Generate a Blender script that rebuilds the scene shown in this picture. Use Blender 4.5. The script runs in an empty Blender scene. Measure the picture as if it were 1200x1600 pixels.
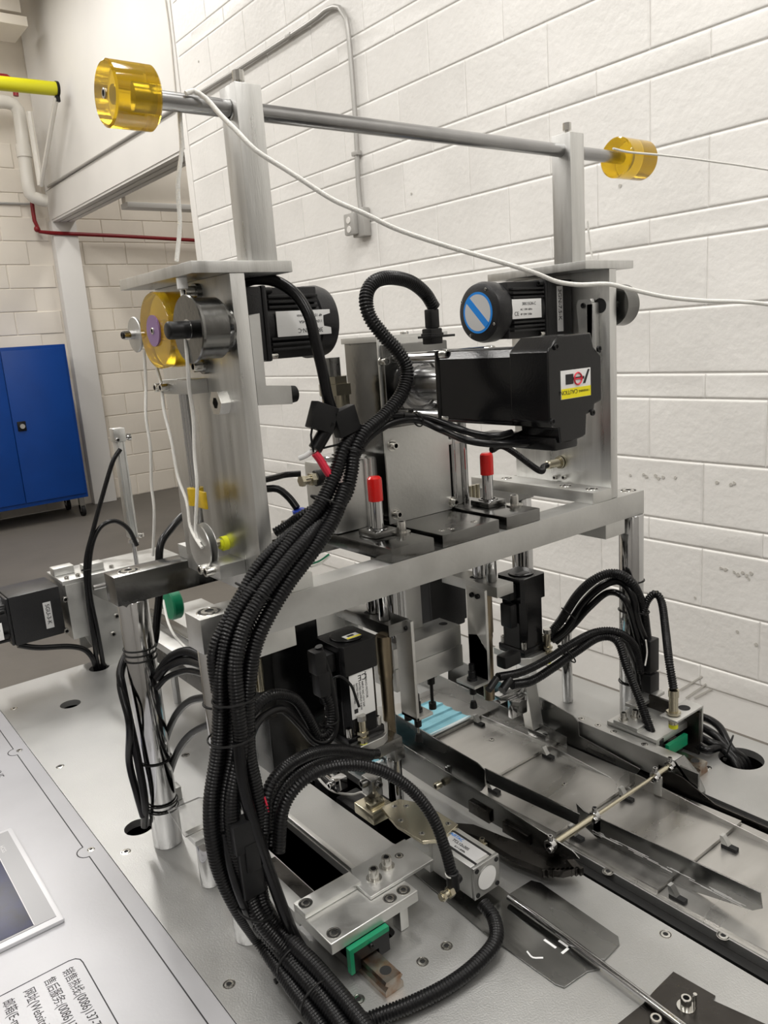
import bpy, bmesh, math, random
from mathutils import Vector, Matrix
from math import pi, sin, cos, radians
S = 0.001                       # everything below is written in millimetres
scn = bpy.context.scene
col = scn.collection
random.seed(7)

# ------------------------------------------------------------ camera, world, lights, exposure
yaw, pitch, roll = radians(52.5794), radians(12.5421), radians(-4.1644)
fw = Vector((cos(pitch)*cos(yaw), cos(pitch)*sin(yaw), -sin(pitch)))
rt = Vector((sin(yaw), -cos(yaw), 0)); up = rt.cross(fw)
rt, up = rt*cos(roll)+up*sin(roll), -rt*sin(roll)+up*cos(roll)
cd = bpy.data.cameras.new('camera'); cam = bpy.data.objects.new('camera', cd); col.objects.link(cam)
m = Matrix((rt, up, -fw)).transposed().to_4x4(); m.translation = Vector((-.339, -.761, .680)); cam.matrix_world = m
cd.sensor_fit = 'VERTICAL'; cd.sensor_height = 24; cd.lens = 24*1235.8/1600; cd.clip_start = .02; cd.clip_end = 100
scn.camera = cam

w = bpy.data.worlds.new('hall_air'); scn.world = w; w.use_nodes = True
w.node_tree.nodes['Background'].inputs[0].default_value = (1, .97, .92, 1)
w.node_tree.nodes['Background'].inputs[1].default_value = 0.10

def area(name, loc, sx, sy, power, target=None, colr=(1, .975, .94)):
    l = bpy.data.lights.new(name, 'AREA'); l.shape = 'RECTANGLE'; l.size = sx; l.size_y = sy; l.energy = power; l.color = colr
    o = bpy.data.objects.new(name, l); col.objects.link(o); o.location = loc
    d = (Vector(target)-Vector(loc)) if target else Vector((0, 0, -1))
    o.rotation_euler = d.to_track_quat('-Z', 'Y').to_euler()
    return o
LAMPS = [(-.75, -.3), (-.75, 2.9), (.85, .5), (-2.6, 1.2), (.9, 4.4), (-2.6, 4.8), (1.0, -2.2), (-1.6, -2.6), (1.2, 6.0), (3.3, 5.0)]  # last two are added fill, brightening the back wall and side room
for i, (x, y) in enumerate(LAMPS):
    area('tube_and_fill_light', (x, y, 3.45), .28, 1.6, 33 if i < 8 else (10, 24)[i-8])
scn.view_settings.view_transform = 'Standard'; scn.view_settings.look = 'None'
scn.view_settings.exposure = 0.52; scn.view_settings.gamma = 1; scn.view_settings.use_curve_mapping = False

# ------------------------------------------------------------ materials
def mat(name, base, rough=.5, metal=0., noise=0., nscale=20., bump=0., bscale=60., stretch=(1, 1, 1), trans=0., ior=1.45, emit=None, coat=0., dark=None, rvar=0., spec=None, sss=0.):
    M = bpy.data.materials.new(name); M.use_nodes = True; nt = M.node_tree; b = nt.nodes['Principled BSDF']
    b.inputs['Base Color'].default_value = (*base, 1); b.inputs['Roughness'].default_value = rough; b.inputs['Metallic'].default_value = metal
    b.inputs['Transmission Weight'].default_value = trans; b.inputs['IOR'].default_value = ior; b.inputs['Coat Weight'].default_value = coat
    if spec is not None: b.inputs['Specular IOR Level'].default_value = spec
    if sss: b.inputs['Subsurface Weight'].default_value = sss; b.inputs['Subsurface Radius'].default_value = (.02, .015, .003)
    if emit: b.inputs['Emission Color'].default_value = (*emit[0], 1); b.inputs['Emission Strength'].default_value = emit[1]
    if noise or bump or rvar:
        tc = nt.nodes.new('ShaderNodeNewGeometry'); mp = nt.nodes.new('ShaderNodeMapping'); mp.inputs['Scale'].default_value = stretch
        nt.links.new(tc.outputs['Position'], mp.inputs['Vector'])
        n = nt.nodes.new('ShaderNodeTexNoise'); n.inputs['Scale'].default_value = nscale; n.inputs['Detail'].default_value = 5
        nt.links.new(mp.outputs[0], n.inputs['Vector'])
        if noise:
            mx = nt.nodes.new('ShaderNodeMix'); mx.data_type = 'RGBA'
            d = dark or tuple(c*(1-noise) for c in base)
            mx.inputs['A'].default_value = (*d, 1); mx.inputs['B'].default_value = (*base, 1)
            mr = nt.nodes.new('ShaderNodeMapRange'); mr.inputs['From Min'].default_value = .35; mr.inputs['From Max'].default_value = .6
            nt.links.new(n.outputs['Fac'], mr.inputs['Value']); nt.links.new(mr.outputs[0], mx.inputs['Factor'])
            nt.links.new(mx.outputs['Result'], b.inputs['Base Color'])
        if rvar:
            m2 = nt.nodes.new('ShaderNodeMapRange'); m2.inputs['From Min'].default_value = .3; m2.inputs['From Max'].default_value = .7
            m2.inputs['To Min'].default_value = max(0, rough-rvar); m2.inputs['To Max'].default_value = rough+rvar
            nt.links.new(n.outputs['Fac'], m2.inputs['Value']); nt.links.new(m2.outputs[0], b.inputs['Roughness'])
        if bump:
            n2 = nt.nodes.new('ShaderNodeTexNoise'); n2.inputs['Scale'].default_value = bscale; n2.inputs['Detail'].default_value = 4
            nt.links.new(mp.outputs[0], n2.inputs['Vector'])
            bp = nt.nodes.new('ShaderNodeBump'); bp.inputs['Strength'].default_value = bump; bp.inputs['Distance'].default_value = .004
            nt.links.new(n2.outputs['Fac'], bp.inputs['Height']); nt.links.new(bp.outputs[0], b.inputs['Normal'])
    return M
M = dict(
 alu=mat('satin_aluminium', (.58, .58, .565), .42, 1, .14, 18, .05, 160, (1, 1, 1), rvar=.1),
 brushed=mat('brushed_aluminium', (.66, .66, .645), .36, 1, .15, 12, .08, 120, (6, 6, .6), rvar=.1),
 cast=mat('bright_block_aluminium', (.66, .66, .64), .45, 1, .1, 25, .06, 200, rvar=.08),
 steel=mat('ground_steel', (.22, .22, .213), .2, 1, .25, 16, .03, 140, rvar=.1),
 darksteel=mat('dark_sheet_steel', (.25, .25, .243), .24, 1, .35, 14, .03, 90, (1, .4, 1), rvar=.12),
 blued=mat('blued_steel', (.075, .07, .065), .3, 1, .3, 22, 0, 90, rvar=.15),
 chrome=mat('polished_chrome', (.5, .5, .5), .09, 1, .06, 20),
 screw=mat('zinc_screw', (.58, .57, .54), .22, 1),
 nickel=mat('nickel_brass', (.52, .48, .37), .25, 1),
 brass=mat('brass', (.72, .55, .25), .3, 1),
 bronze=mat('brown_horn_metal', (.27, .22, .15), .35, 1, .2, 10),
 rust=mat('rusty_rail_end', (.34, .31, .27), .3, 1, .6, 70, dark=(.25, .14, .08)),
 table=mat('bead_blasted_plate', (.45, .45, .44), .42, .85, .08, 9, .1, 500, rvar=.06),
 deck=mat('bright_deck_plate', (.52, .51, .49), .32, 1, .16, 7, .03, 200, (1, 3, 1), rvar=.1),
 panelm=mat('pale_control_plate', (.47, .47, .49), .42, .45, .06, 8, .03, 300),
 blackp=mat('black_plastic', (.006, .006, .0065), .38, 0, spec=.35),
 motor=mat('black_motor_paint', (.004, .004, .0045), .2, 0, bump=.04, bscale=400, spec=.45),
 gearm=mat('charcoal_motor_paint', (.014, .014, .015), .34, 0, spec=.4, bump=.1, bscale=500),
 hose=mat('black_hose', (.004, .004, .0045), .3, 0, spec=.3),
 cable=mat('black_cable', (.004, .004, .0045), .27, 0, spec=.3),
 rubber=mat('black_rubber', (.006, .006, .006), .5, 0, spec=.3),
 void=mat('dark_interior', (.012, .012, .012), .9, 0),  # near-black colour standing for the shade inside sockets, bores, grooves and openings
 yellow=mat('amber_polyurethane', (.90, .60, .03), .06, 0, trans=.8, ior=1.45, noise=.12, nscale=30),
 tape=mat('yellow_tape', (.62, .42, .02), .3, 0, noise=.3, nscale=80),
 red=mat('red_vinyl', (.62, .008, .006), .22, 0, coat=.3),
 redins=mat('crimson_insulation', (.55, .02, .05), .35),
 green=mat('green_plastic', (.0, .2, .09), .4),
 blueclip=mat('blue_collet', (.03, .07, .5), .4),
 lime=mat('lime_sensor_face', (.72, .75, .02), .4),
 white=mat('white_string', (.80, .79, .75), .8, bump=.4, bscale=900),
 label=mat('white_label', (.75, .75, .74), .35),
 labelg=mat('silver_label', (.55, .55, .55), .35, .3),
 ink=mat('black_ink', (.012, .012, .014), .5),
 greyink=mat('pale_grey_print', (.62, .62, .62), .5),
 wink=mat('white_paint_mark', (.8, .8, .8), .5),
 yink=mat('yellow_print', (.85, .75, .0), .4),
 rink=mat('red_print', (.7, .03, .06), .4),
 bink=mat('blue_print', (.01, .2, .62), .3),
 purple=mat('purple_print', (.25, .15, .32), .3, .3),
 mask=mat('light_blue_nonwoven', (.28, .58, .68), .85, noise=.12, nscale=40, bump=.5, bscale=700),
 maskw=mat('white_nonwoven', (.75, .8, .8), .85, bump=.4, bscale=700),
 acryl=mat('clear_acrylic', (.93, .93, .92), .03, 0, trans=.95, ior=1.49),
 cab=mat('blue_cabinet_paint', (.0, .045, .25), .38, 0, noise=.1, nscale=4),
 bezel=mat('grey_bezel', (.36, .36, .37), .45, .2),
 bezel2=mat('pale_bezel', (.60, .60, .62), .4, .3),
 screen=mat('dark_screen', (.03, .03, .04), .33, 0, noise=.3, nscale=14, dark=(.03, .035, .10)),
 wall=mat('white_block_paint', (.80, .785, .755), .36, 0, .05, 2.2, .5, 34, dark=(.75, .735, .705)),
 wallb=mat('cream_block_paint', (.78, .72, .63), .6, 0, .06, 2, .35, 14),
 mortar=mat('painted_mortar', (.79, .775, .745), .6, 0, 0, 3, .4, 20),
 plaster=mat('smooth_wall_paint', (.74, .72, .685), .55, 0, .06, 1.3, .3, 7),
 dimwall=mat('grey_far_wall', (.34, .33, .315), .7),
 floor=mat('grey_concrete', (.135, .122, .105), .55, 0, .28, 1.1, .15, 20),
 grime=mat('grey_smudge', (.50, .48, .44), .8),
 conduit=mat('grey_conduit', (.42, .41, .39), .45, .3),
 pipew=mat('white_pipe', (.74, .71, .65), .25),
 pipey=mat('yellow_green_bar', (.55, .52, .01), .35),
 pipered=mat('dark_red_pipe', (.22, .008, .012), .4),
 ceil=mat('ceiling_paint', (.80, .78, .74), .8),
 rodst=mat('drawn_steel_rod', (.36, .36, .36), .24, 1, .1, 30),
)

# ------------------------------------------------------------ mesh helpers
W0 = {}
class B:
    def __init__(s): s.bm = bmesh.new()
    def faces_box(s, x0, y0, z0, x1, y1, z1, bev=0):
        x0, x1 = sorted((x0, x1)); y0, y1 = sorted((y0, y1)); z0, z1 = sorted((z0, z1))
        t = bmesh.new(); r = bmesh.ops.create_cube(t, size=1)
        for v in t.verts: v.co = Vector(((x0+x1)/2+v.co.x*(x1-x0), (y0+y1)/2+v.co.y*(y1-y0), (z0+z1)/2+v.co.z*(z1-z0)))
        if bev: bmesh.ops.bevel(t, geom=t.edges[:], offset=bev, segments=2, affect='EDGES', profile=.6)
        s.merge(t); return s
    box = faces_box
    def merge(s, t, mtx=None):
        if mtx is not None: t.transform(mtx)
        me = bpy.data.meshes.new('t'); t.to_mesh(me); s.bm.from_mesh(me); bpy.data.meshes.remove(me); t.free()
    def cyl(s, p0, p1, r, r2=None, n=28, bev=0):
        p0 = Vector(p0); p1 = Vector(p1); d = p1-p0; L = d.length; r2 = r if r2 is None else r2
        pr = [(0, 0), (r-bev, 0), (r, bev), (r2, L-bev), (r2-bev, L), (0, L)] if bev else [(0, 0), (r, 0), (r2, L), (0, L)]
        return s.lathe(p0, d, pr, n)
    def lathe(s, p, d, prof, n=28, dk=()):
        p = Vector(p); d = Vector(d).normalized(); q = d.to_track_quat('Z', 'Y').to_matrix()
        rings = []
        for r, h in prof:
            if r <= 1e-6: rings.append([s.bm.verts.new(p+q@Vector((0, 0, h)))])
            else: rings.append([s.bm.verts.new(p+q@Vector((r*cos(2*pi*k/n), r*sin(2*pi*k/n), h))) for k in range(n)])
        for si, (a, b) in enumerate(zip(rings, rings[1:])):
            for k in range(n):
                k2 = (k+1) % n
                if len(a) == 1 and len(b) == 1: break
                if len(a) == 1: f = (a[0], b[k2], b[k])
                elif len(b) == 1: f = (a[k], a[k2], b[0])
                else: f = (a[k], a[k2], b[k2], b[k])
                s.bm.faces.new(f).material_index = 1 if si in dk else 0
        return s
    def hexnut(s, p, d, r, h, hole=0, n=6):
        if hole: return s.lathe(p, d, [(hole, 0), (r, 0), (r, h), (hole, h), (hole, 0)], n)
        return s.lathe(p, d, [(0, 0), (r, 0), (r, h), (0, h)], n)
    def screw(s, p, d, r=4, h=6):
        # socket-head cap screw: knurled head with a recessed socket
        s.lathe(p, d, [(0, 0), (r, 0), (r, h*.85), (r*.9, h), (r*.58, h), (r*.52, h*.45), (0, h*.45)], 12, dk=(4, 5)); return s
    def csk(s, p, d, r=6):
        s.lathe(Vector(p), d, [(r*1.3, 0), (r*1.28, .3), (r*1.14, .35), (r*1.12, .12), (r*.98, .12), (r*.92, .6), (r*.52, .75), (r*.5, .15), (0, .15)], 18, dk=(3, 6, 7)); return s
    def path(s, pts, closed=False, step=4.):
        P = [Vector(p) for p in pts]; out = []
        if len(P) == 2: return [P[0].lerp(P[1], t/max(1, int((P[1]-P[0]).length/step))) for t in range(int((P[1]-P[0]).length/step)+2)][:max(2, int((P[1]-P[0]).length/step)+1)]
        E = [P[0]*2-P[1]]+P+[P[-1]*2-P[-2]]
        for i in range(1, len(E)-2):
            a, b, c, d = E[i-1], E[i], E[i+1], E[i+2]; k = max(1, int((c-b).length/step))
            for j in range(k):
                t = j/k; out.append(.5*((2*b)+(c-a)*t+(2*a-5*b+4*c-d)*t*t+(-a+3*b-3*c+d)*t**3))
        out.append(P[-1]); return out
    def sweep(s, pts, rf, n=10):
        prev = None; N = None; L = len(pts)
        for i, p in enumerate(pts):
            t = (pts[min(i+1, L-1)]-pts[max(i-1, 0)]).normalized()
            if N is None: N = t.orthogonal().normalized()
            N = (N-t*N.dot(t)).normalized(); Bn = t.cross(N); r = rf(i)
            ring = [s.bm.verts.new(p+(N*cos(2*pi*k/n)+Bn*sin(2*pi*k/n))*r) for k in range(n)]
            if prev:
                for k in range(n): s.bm.faces.new((prev[k], prev[(k+1) % n], ring[(k+1) % n], ring[k]))
            else: s.bm.faces.new(ring[::-1])
            prev = ring
        s.bm.faces.new(prev); return s
    def tube(s, pts, r, n=12, step=6.):
        return s.sweep(s.path(pts, step=step), lambda i: r, n)
    def poly_tube(s, pts, r, n=12):
        return s.sweep([Vector(p) for p in pts], lambda i: r, n)
    def corr(s, pts, r, n=12, pitch=3.6):
        q = s.path(pts, step=1.0); d = [0.]
        for a, b in zip(q, q[1:]): d.append(d[-1]+(b-a).length)
        T = d[-1]; k = max(2, int(T/(pitch/4))); out = []; j = 0
        for i in range(k+1):
            x = T*i/k
            while j < len(d)-2 and d[j+1] < x: j += 1
            out.append(q[j].lerp(q[j+1], (x-d[j])/max(1e-6, d[j+1]-d[j])))
        return s.sweep(out, lambda i: (r, r, r*.84, r*.84)[i % 4], n)
    def prism(s, pts, vec):
        vec = Vector(vec); a = [s.bm.verts.new(Vector(p)) for p in pts]; b = [s.bm.verts.new(Vector(p)+vec) for p in pts]
        s.bm.faces.new(a[::-1]); s.bm.faces.new(b)
        for i in range(len(a)): s.bm.faces.new((a[i], a[(i+1) % len(a)], b[(i+1) % len(a)], b[i]))
        return s
    def ring(s, p, d, R, r, n=24, m=6):
        p = Vector(p); q = Vector(d).normalized().to_track_quat('Z', 'Y').to_matrix()
        vs = [[s.bm.verts.new(p+q@Vector(((R+r*cos(2*pi*j/m))*cos(2*pi*i/n), (R+r*cos(2*pi*j/m))*sin(2*pi*i/n), r*1.4*sin(2*pi*j/m)))) for j in range(m)] for i in range(n)]
        for i in range(n):
            for j in range(m): s.bm.faces.new((vs[i][j], vs[(i+1) % n][j], vs[(i+1) % n][(j+1) % m], vs[i][(j+1) % m]))
        return s
def xf(o, parent, loc_mm):
    if parent is not None:
        o.parent = parent; pw = W0[parent.name]; o.location = (Vector(loc_mm)-pw)*S
    else: o.location = Vector(loc_mm)*S
    W0[o.name] = Vector(loc_mm)
def put(name, b, m, parent=None, smooth=35, origin=None, bevel=0.):
    bm = b.bm; bmesh.ops.remove_doubles(bm, verts=bm.verts, dist=1e-4); bmesh.ops.recalc_face_normals(bm, faces=bm.faces)
    if origin is None:
        if parent is not None: origin = W0[parent.name]
        else:
            xs = [v.co for v in bm.verts]; origin = Vector([(min(c[i] for c in xs)+max(c[i] for c in xs))/2 for i in range(3)])
            origin.z = min(c.z for c in xs)
    origin = Vector(origin)
    bm.transform(Matrix.Scale(S, 4) @ Matrix.Translation(-origin))
    for f in bm.faces: f.smooth = True
    for e in bm.edges:
        if len(e.link_faces) == 2 and e.calc_face_angle(0) > radians(smooth): e.smooth = False
    me = bpy.data.meshes.new(name); bm.to_mesh(me); bm.free()
    if isinstance(m, str): m = M[m]
    me.materials.append(m)
    if any(p.material_index for p in me.polygons): me.materials.append(M['void'])  # recess faces take the near-black material as painted shade
    o = bpy.data.objects.new(name, me); col.objects.link(o); xf(o, parent, origin)
    if bevel:
        md = o.modifiers.new('edge', 'BEVEL'); md.width = bevel*S; md.segments = 2; md.limit_method = 'ANGLE'; md.angle_limit = radians(40)
    return o
def tag(o, label=None, cat=None, group=None, kind=None):
    if label: o['label'] = label
    if cat: o['category'] = cat
    if group: o['group'] = group
    if kind: o['kind'] = kind
    return o
def thing(name, label, cat, loc, group=None):
    o = bpy.data.objects.new(name, None); col.objects.link(o); o.empty_display_size = .02
    xf(o, None, loc); return tag(o, label, cat, group)
def text(name, s, size, origin, xd, yd, m, parent, align='LEFT', bold=0.0, sx=1., font=None):
    # flat print: a text outline turned into a thin mesh; xd is the reading direction, yd is up
    cu = bpy.data.curves.new('t', 'FONT'); cu.body = s; cu.size = size; cu.align_x = align; cu.align_y = 'CENTER'; cu.offset = bold; cu.extrude = .12
    t = bpy.data.objects.new('t', cu); col.objects.link(t); bpy.context.view_layer.update()
    me = bpy.data.meshes.new_from_object(t.evaluated_get(bpy.context.evaluated_depsgraph_get())); bpy.data.objects.remove(t); bpy.data.curves.remove(cu)
    b = B(); b.bm.from_mesh(me); bpy.data.meshes.remove(me)
    xd = Vector(xd).normalized(); yd = Vector(yd).normalized(); zd = xd.cross(yd)
    mx = Matrix((xd*sx, yd, zd)).transposed().to_4x4(); mx.translation = Vector(origin); b.bm.transform(mx)
    return put(name, b, m, parent)
def copy_tree(o, parent=None):
    c = o.copy(); col.objects.link(c); c.parent = parent; W0[c.name] = W0[o.name].copy()
    for ch in list(o.children): copy_tree(ch, c)
    return c
def tie(parent, p, d, R, name='cable_tie', tail=True):
    b = B(); b.ring(p, d, R, .9)
    if tail:
        q = Vector(d).normalized().orthogonal(); c = Vector(p)+q*(R+1); b.box(c.x-2.4, c.y-2.4, c.z-2, c.x+2.4, c.y+2.4, c.z+2, .5)
    return put(name, b, 'rubber', parent)

# ------------------------------------------------------------ the hall
FZ = -690
def struct(name, b, m, **k): return tag(put(name, b, m, **k), kind='structure')
b = B(); b.box(-3300, -3300, FZ-60, 4600, 6890, FZ); struct('floor', b, 'floor')
b = B()
for a in ((-3300, 4430, 4600, 4436), (2006, -3300, 2012, 6800)): pass
# ceiling, near walls (outside the frame; seen only as reflections and bounce)
b = B(); b.box(-3300, -3300, 3900, 4600, 6890, 3960); struct('ceiling', b, 'ceil')
b = B(); b.box(-3360, -3300, FZ, -3300, 6890, 3900); struct('wall_left', b, 'dimwall')
b = B(); b.box(-3300, -3360, FZ, 2300, -3300, 3900); struct('wall_front', b, 'dimwall')
# block wall at the right, with a wide opening near its far end
YO0, YO1, ZL = 4030, 6800, 1872
b = B(); b.box(2006, -3300, FZ, 2200, YO0, 3900); b.box(2006, YO1, FZ, 2200, 6890, 3900)
wr = struct('wall_right', b, 'mortar', origin=(2006, 0, FZ))
b = B(); b.box(1999, YO0-26, ZL+258, 2200, YO1+60, 3900); put('smooth_upper_panel', b, 'plaster', wr)
b = B(); b.box(1994, YO0-6, ZL+10, 2200, YO1+10, ZL+250)
for x in (2000, 2062, 2124): b.box(x, YO0, ZL-8, x+44, YO1, ZL+12)
put('lintel', b, 'plaster', wr)
b = B(); b.box(1998, YO0-60, FZ+2, 2205, YO0+12, ZL+262, 3); put('door_jamb', b, 'plaster', wr)
b = B(); b.box(1990, YO1-12, FZ+2, 2202, 6888, ZL+6, 3); put('corner_pier', b, 'plaster', wr)
# block pieces: three shared shapes per course height, uneven faces
def block_mesh(L, H, D, mt, seed, amp=1.0):
    rr = random.Random(seed); bm = bmesh.new(); nx, nz = 6, 5
    U = (0, .012, .024, .5, .976, .988, 1); V = (0, 5/H, 9/H, 1-9/H, 1-5/H, 1)
    g = [[bm.verts.new((-D-rr.uniform(0, amp)*(0 if i in (0, nx) or j in (0, nz) else 1)+(1.5 if i in (0, nx) or j in (0, nz) else 0), L*(U[i]-.5), H*V[j])) for j in range(nz+1)] for i in range(nx+1)]
    for i in (0, nx):
        for j in range(nz+1): g[i][j].co.y += (1 if i == 0 else -1)*rr.uniform(0, .7)
    for j in (0, nz):
        for i in range(nx+1): g[i][j].co.z += (1 if j == 0 else -1)*rr.uniform(0, 1.2)
    for i in range(nx):
        for j in range(nz): bm.faces.new((g[i][j], g[i][j+1], g[i+1][j+1], g[i+1][j]))
    ring = [g[i][0] for i in range(nx+1)]+[g[nx][j] for j in range(1, nz+1)]+[g[i][nz] for i in range(nx-1, -1, -1)]+[g[0][j] for j in range(nz-1, 0, -1)]
    bk = [bm.verts.new((0, v.co.y, v.co.z)) for v in ring]
    for k in range(len(ring)): bm.faces.new((ring[k], ring[(k+1) % len(ring)], bk[(k+1) % len(ring)], bk[k]))
    bmesh.ops.recalc_face_normals(bm, faces=bm.faces); bm.transform(Matrix.Scale(S, 4))
    for f in bm.faces: f.smooth = True
    me = bpy.data.meshes.new('block'); bm.to_mesh(me); bm.free(); me.materials.append(M[mt]); return me
def lay(wall, mesh, loc, rz=0):
    o = bpy.data.objects.new('block', mesh); col.objects.link(o); o.parent = wall; o.location = (Vector(loc)-W0[wall.name])*S; o.rotation_euler.z = rz; W0[o.name] = Vector(loc)
big = [block_mesh(399, 202, 2.6, 'wall', k) for k in range(4)]; low = [block_mesh(399, 77, 2.6, 'wall', 10+k, 1.5) for k in range(3)]
half = [block_mesh(190, 198, 2.6, 'wall', 20), block_mesh(190, 72, 2.6, 'wall', 21)]
z = 984-490*3-205; k = 0; kind_seq = []
z0 = 904-490*3
course = []
for c in range(-3, 6):
    base = 904+490*c
    course += [(base, 'n'), (base-205, 'w'), (base-410, 'w')]
course.sort(); off = 0
for ci, (zb, t) in enumerate(course):
    if zb+72 > 3880 or zb < -700: continue
    y = -205 + (200 if ci % 2 else 0)
    while y < YO0-60:
        L = min(400, YO0-60-y)
        if L > 330: lay(wr, random.choice(big if t == 'w' else low), (2006, y+200, zb+1))
        elif L > 150: lay(wr, half[0 if t == 'w' else 1], (2006, y+L/2-2, zb+1))
        y += 400
# far wall, seen beside and through the opening
b = B(); b.box(-3300, 6896, FZ, 4600, 6960, 3900); wb = struct('wall_back', b, 'wallb', origin=(0, 6896, FZ))
bb = [block_mesh(392, 196, 7, 'wallb', 40+k, 1) for k in range(3)]
for r_ in range(0, 16):
    x = 2260 + (200 if r_ % 2 else 0)-200
    while x < 4300:
        lay(wb, bb[(r_+int(x/400)) % 3], (x+200, 6896, FZ+4+r_*200), pi/2); x += 400
for r_ in range(0, 16):
    x = 1980-400*3 - (200 if r_ % 2 else 0)
    while x+396 < 1992:
        lay(wb, bb[(r_+int(x/400)) % 3], (x+200, 6896, FZ+4+r_*200), pi/2); x += 400
b = B(); b.box(4540, 3900, FZ, 4600, 6890, 3900); struct('wall_side_room', b, 'wallb')
# overhead beams in the side room
t = thing('roof_beam', 'cream horizontal roof beam seen through the wide opening', 'beam', (3000, 6000, 1790)); 
b = B(); b.box(2210, 5600, 1840, 4500, 5680, 2100, 4); put('beam_web', b, 'wallb', t)
b = B(); b.box(2210, 5570, 1800, 4500, 5710, 1840, 4); put('beam_flange', b, 'plaster', t)

# electrical conduit and outlet box on the block wall
t = thing('wall_conduit', 'thin grey conduit bending down the white block wall to an outlet box', 'conduit', (1986, 2310, 1190))
pts = [(1986,6729,2143.9), (1986,4010.7,2116.8), (1986,3266.3,2109.4), (1986,2592,2110.6), (1986,2422.2,2118.8), (1986,2335.9,2095.6), (1986,2291.2,2035.6), (1986,2279.1,1879.6), (1986,2279.2,1592.9), (1986,2291.4,1352.8), (1986,2286.3,1241.6)]
b = B(); b.tube(pts, 11, 10, 40); put('conduit_pipe', b, 'conduit', t)
for p in ((1986,2750.1,2110.7), (1986,2288.3,1488)):
    b = B(); b.box(p[0]-13, p[1]-22, p[2]-9, p[0]+13, p[1]+22, p[2]+9, 2); put('pipe_clip', b, 'conduit', t)
p = (1986,2283,1191.1)
b = B(); b.box(1960, p[1]-45, p[2]-62, 2000, p[1]+45, p[2]+62, 6); tag(put('outlet_box', b, 'conduit', t), 'small grey outlet box')
b = B(); b.box(1935, p[1]-2, p[2]-50, 1962, p[1]+75, p[2]+45, 8); cvr = put('outlet_cover', b, 'conduit', t)
b = B(); b.lathe((1936, p[1]+36, p[2]+14), (-1, 0, 0), [(0, 4), (14, 4), (16, 0)]); b.lathe((1936, p[1]+36, p[2]-26), (-1, 0, 0), [(0, 4), (14, 4), (16, 0)]); put('socket', b, 'plaster', cvr)
# thin pale wires down the upper wall
t = B(); t.tube([(1992,4045.5,2700.7), (1992,4037.5,2492.8), (1992,4062.8,2112.5), (1992,4084.3,1825.8)], 5, 8, 60)
tag(put('wall_wire', t, 'pipew'), 'thin white wire running down the upper wall behind the long rod', 'wire')

# far corner: pipes, bracket, red sprinkler line
t = thing('white_pipe', 'thick glossy white pipe with elbows in the far left corner', 'pipe', (1900, 6700, 2000))
b = B(); b.tube([(1256.9,6650,2766.8), (1583.9,6650,2765.4), (1741.6,6650,2772.9), (1813.2,6650,2721.9), (1813.2,6650,2534.1), (1799.3,6650,2130.3), (1826.3,6650,2039.5), (1927.3,6650,2012.8)], 52, 16, 40); put('pipe_run', b, 'pipew', t)
for px in ((1807.4,6650,2403.8),): b = B(); b.cyl((px[0], px[1], px[2]-50), (px[0], px[1], px[2]+50), 60); put('pipe_collar', b, 'pipew', t)
t = thing('red_pipe', 'thin dark red pipe running along the far wall under the opening', 'pipe', (2050, 6840, 1500))
b = B(); b.tube([(1846.8,6780,2020.7), (1843.7,6780,1868), (1872.3,6780,1778.5), (1968.5,6780,1769.6), (2600.4,6780,1753.3), (3509.8,6780,1719.8)], 17, 12, 60); put('pipe_run', b, 'pipered', t)
b = B(); p = (1854.1,6780,1799.4); b.bm; bmesh.ops.create_uvsphere(b.bm, u_segments=12, v_segments=8, radius=27, matrix=Matrix.Translation(p)); put('elbow', b, 'pipered', t)
t = thing('crane_rail', 'yellow-green bar jutting from the upper left with a white diagonal brace', 'beam', (1500, 5900, 2500))
a = Vector((1240.7,5900,2681.6)); c = Vector((1902.9,5900,2696.3))
b = B(); b.cyl(a, c, 50, n=16); put('rail_bar', b, 'pipey', t)
b = B(); b.cyl(c-Vector((6, 0, 0)), c+Vector((14, 0, 0)), 55, n=16); b.box(c.x-15, c.y-15, c.z-90, c.x+15, c.y+15, c.z); put('end_cap', b, 'rubber', t)
b = B(); b.cyl((1892.8,5900,2632), (1859.1,6500,2106.4), 20, n=8); b.cyl((1859.1,6500,2106.4), (1858.3,6500,2675.2), 28, n=8); put('brace', b, 'pipew', t)
b = B(); b.tube([(1451.7,6200,2815.7), (1636.1,6200,2830), (1687.1,6200,2800), (1684.8,6200,2699.3)], 20, 10, 40); tag(put('red_branch_pipe', b, 'pipered'), 'short dark red pipe bent behind the yellow-green bar', 'pipe')
b = B(); p = (1692.7,6300,3316.5); q = (1823.4,6300,3257); b.box(p[0]-900, 6200, p[2]-10, q[0], 6500, 3898, 5); b.box(p[0]-900, 6150, q[2]-60, q[0]+20, 6540, q[2]+10, 5)
tag(put('ceiling_beam', b, 'wallb'), 'cream ceiling beam end in the top left corner', 'beam')
b = B(); b.tube([(1406.4,6870,2017.8), (1711.5,6870,2019.7), (1881.2,6870,2021.1)], 10, 8, 60); tag(put('grey_conduit', b, 'conduit'), 'thin grey conduit along the far left wall above the cabinet', 'conduit')

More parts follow.
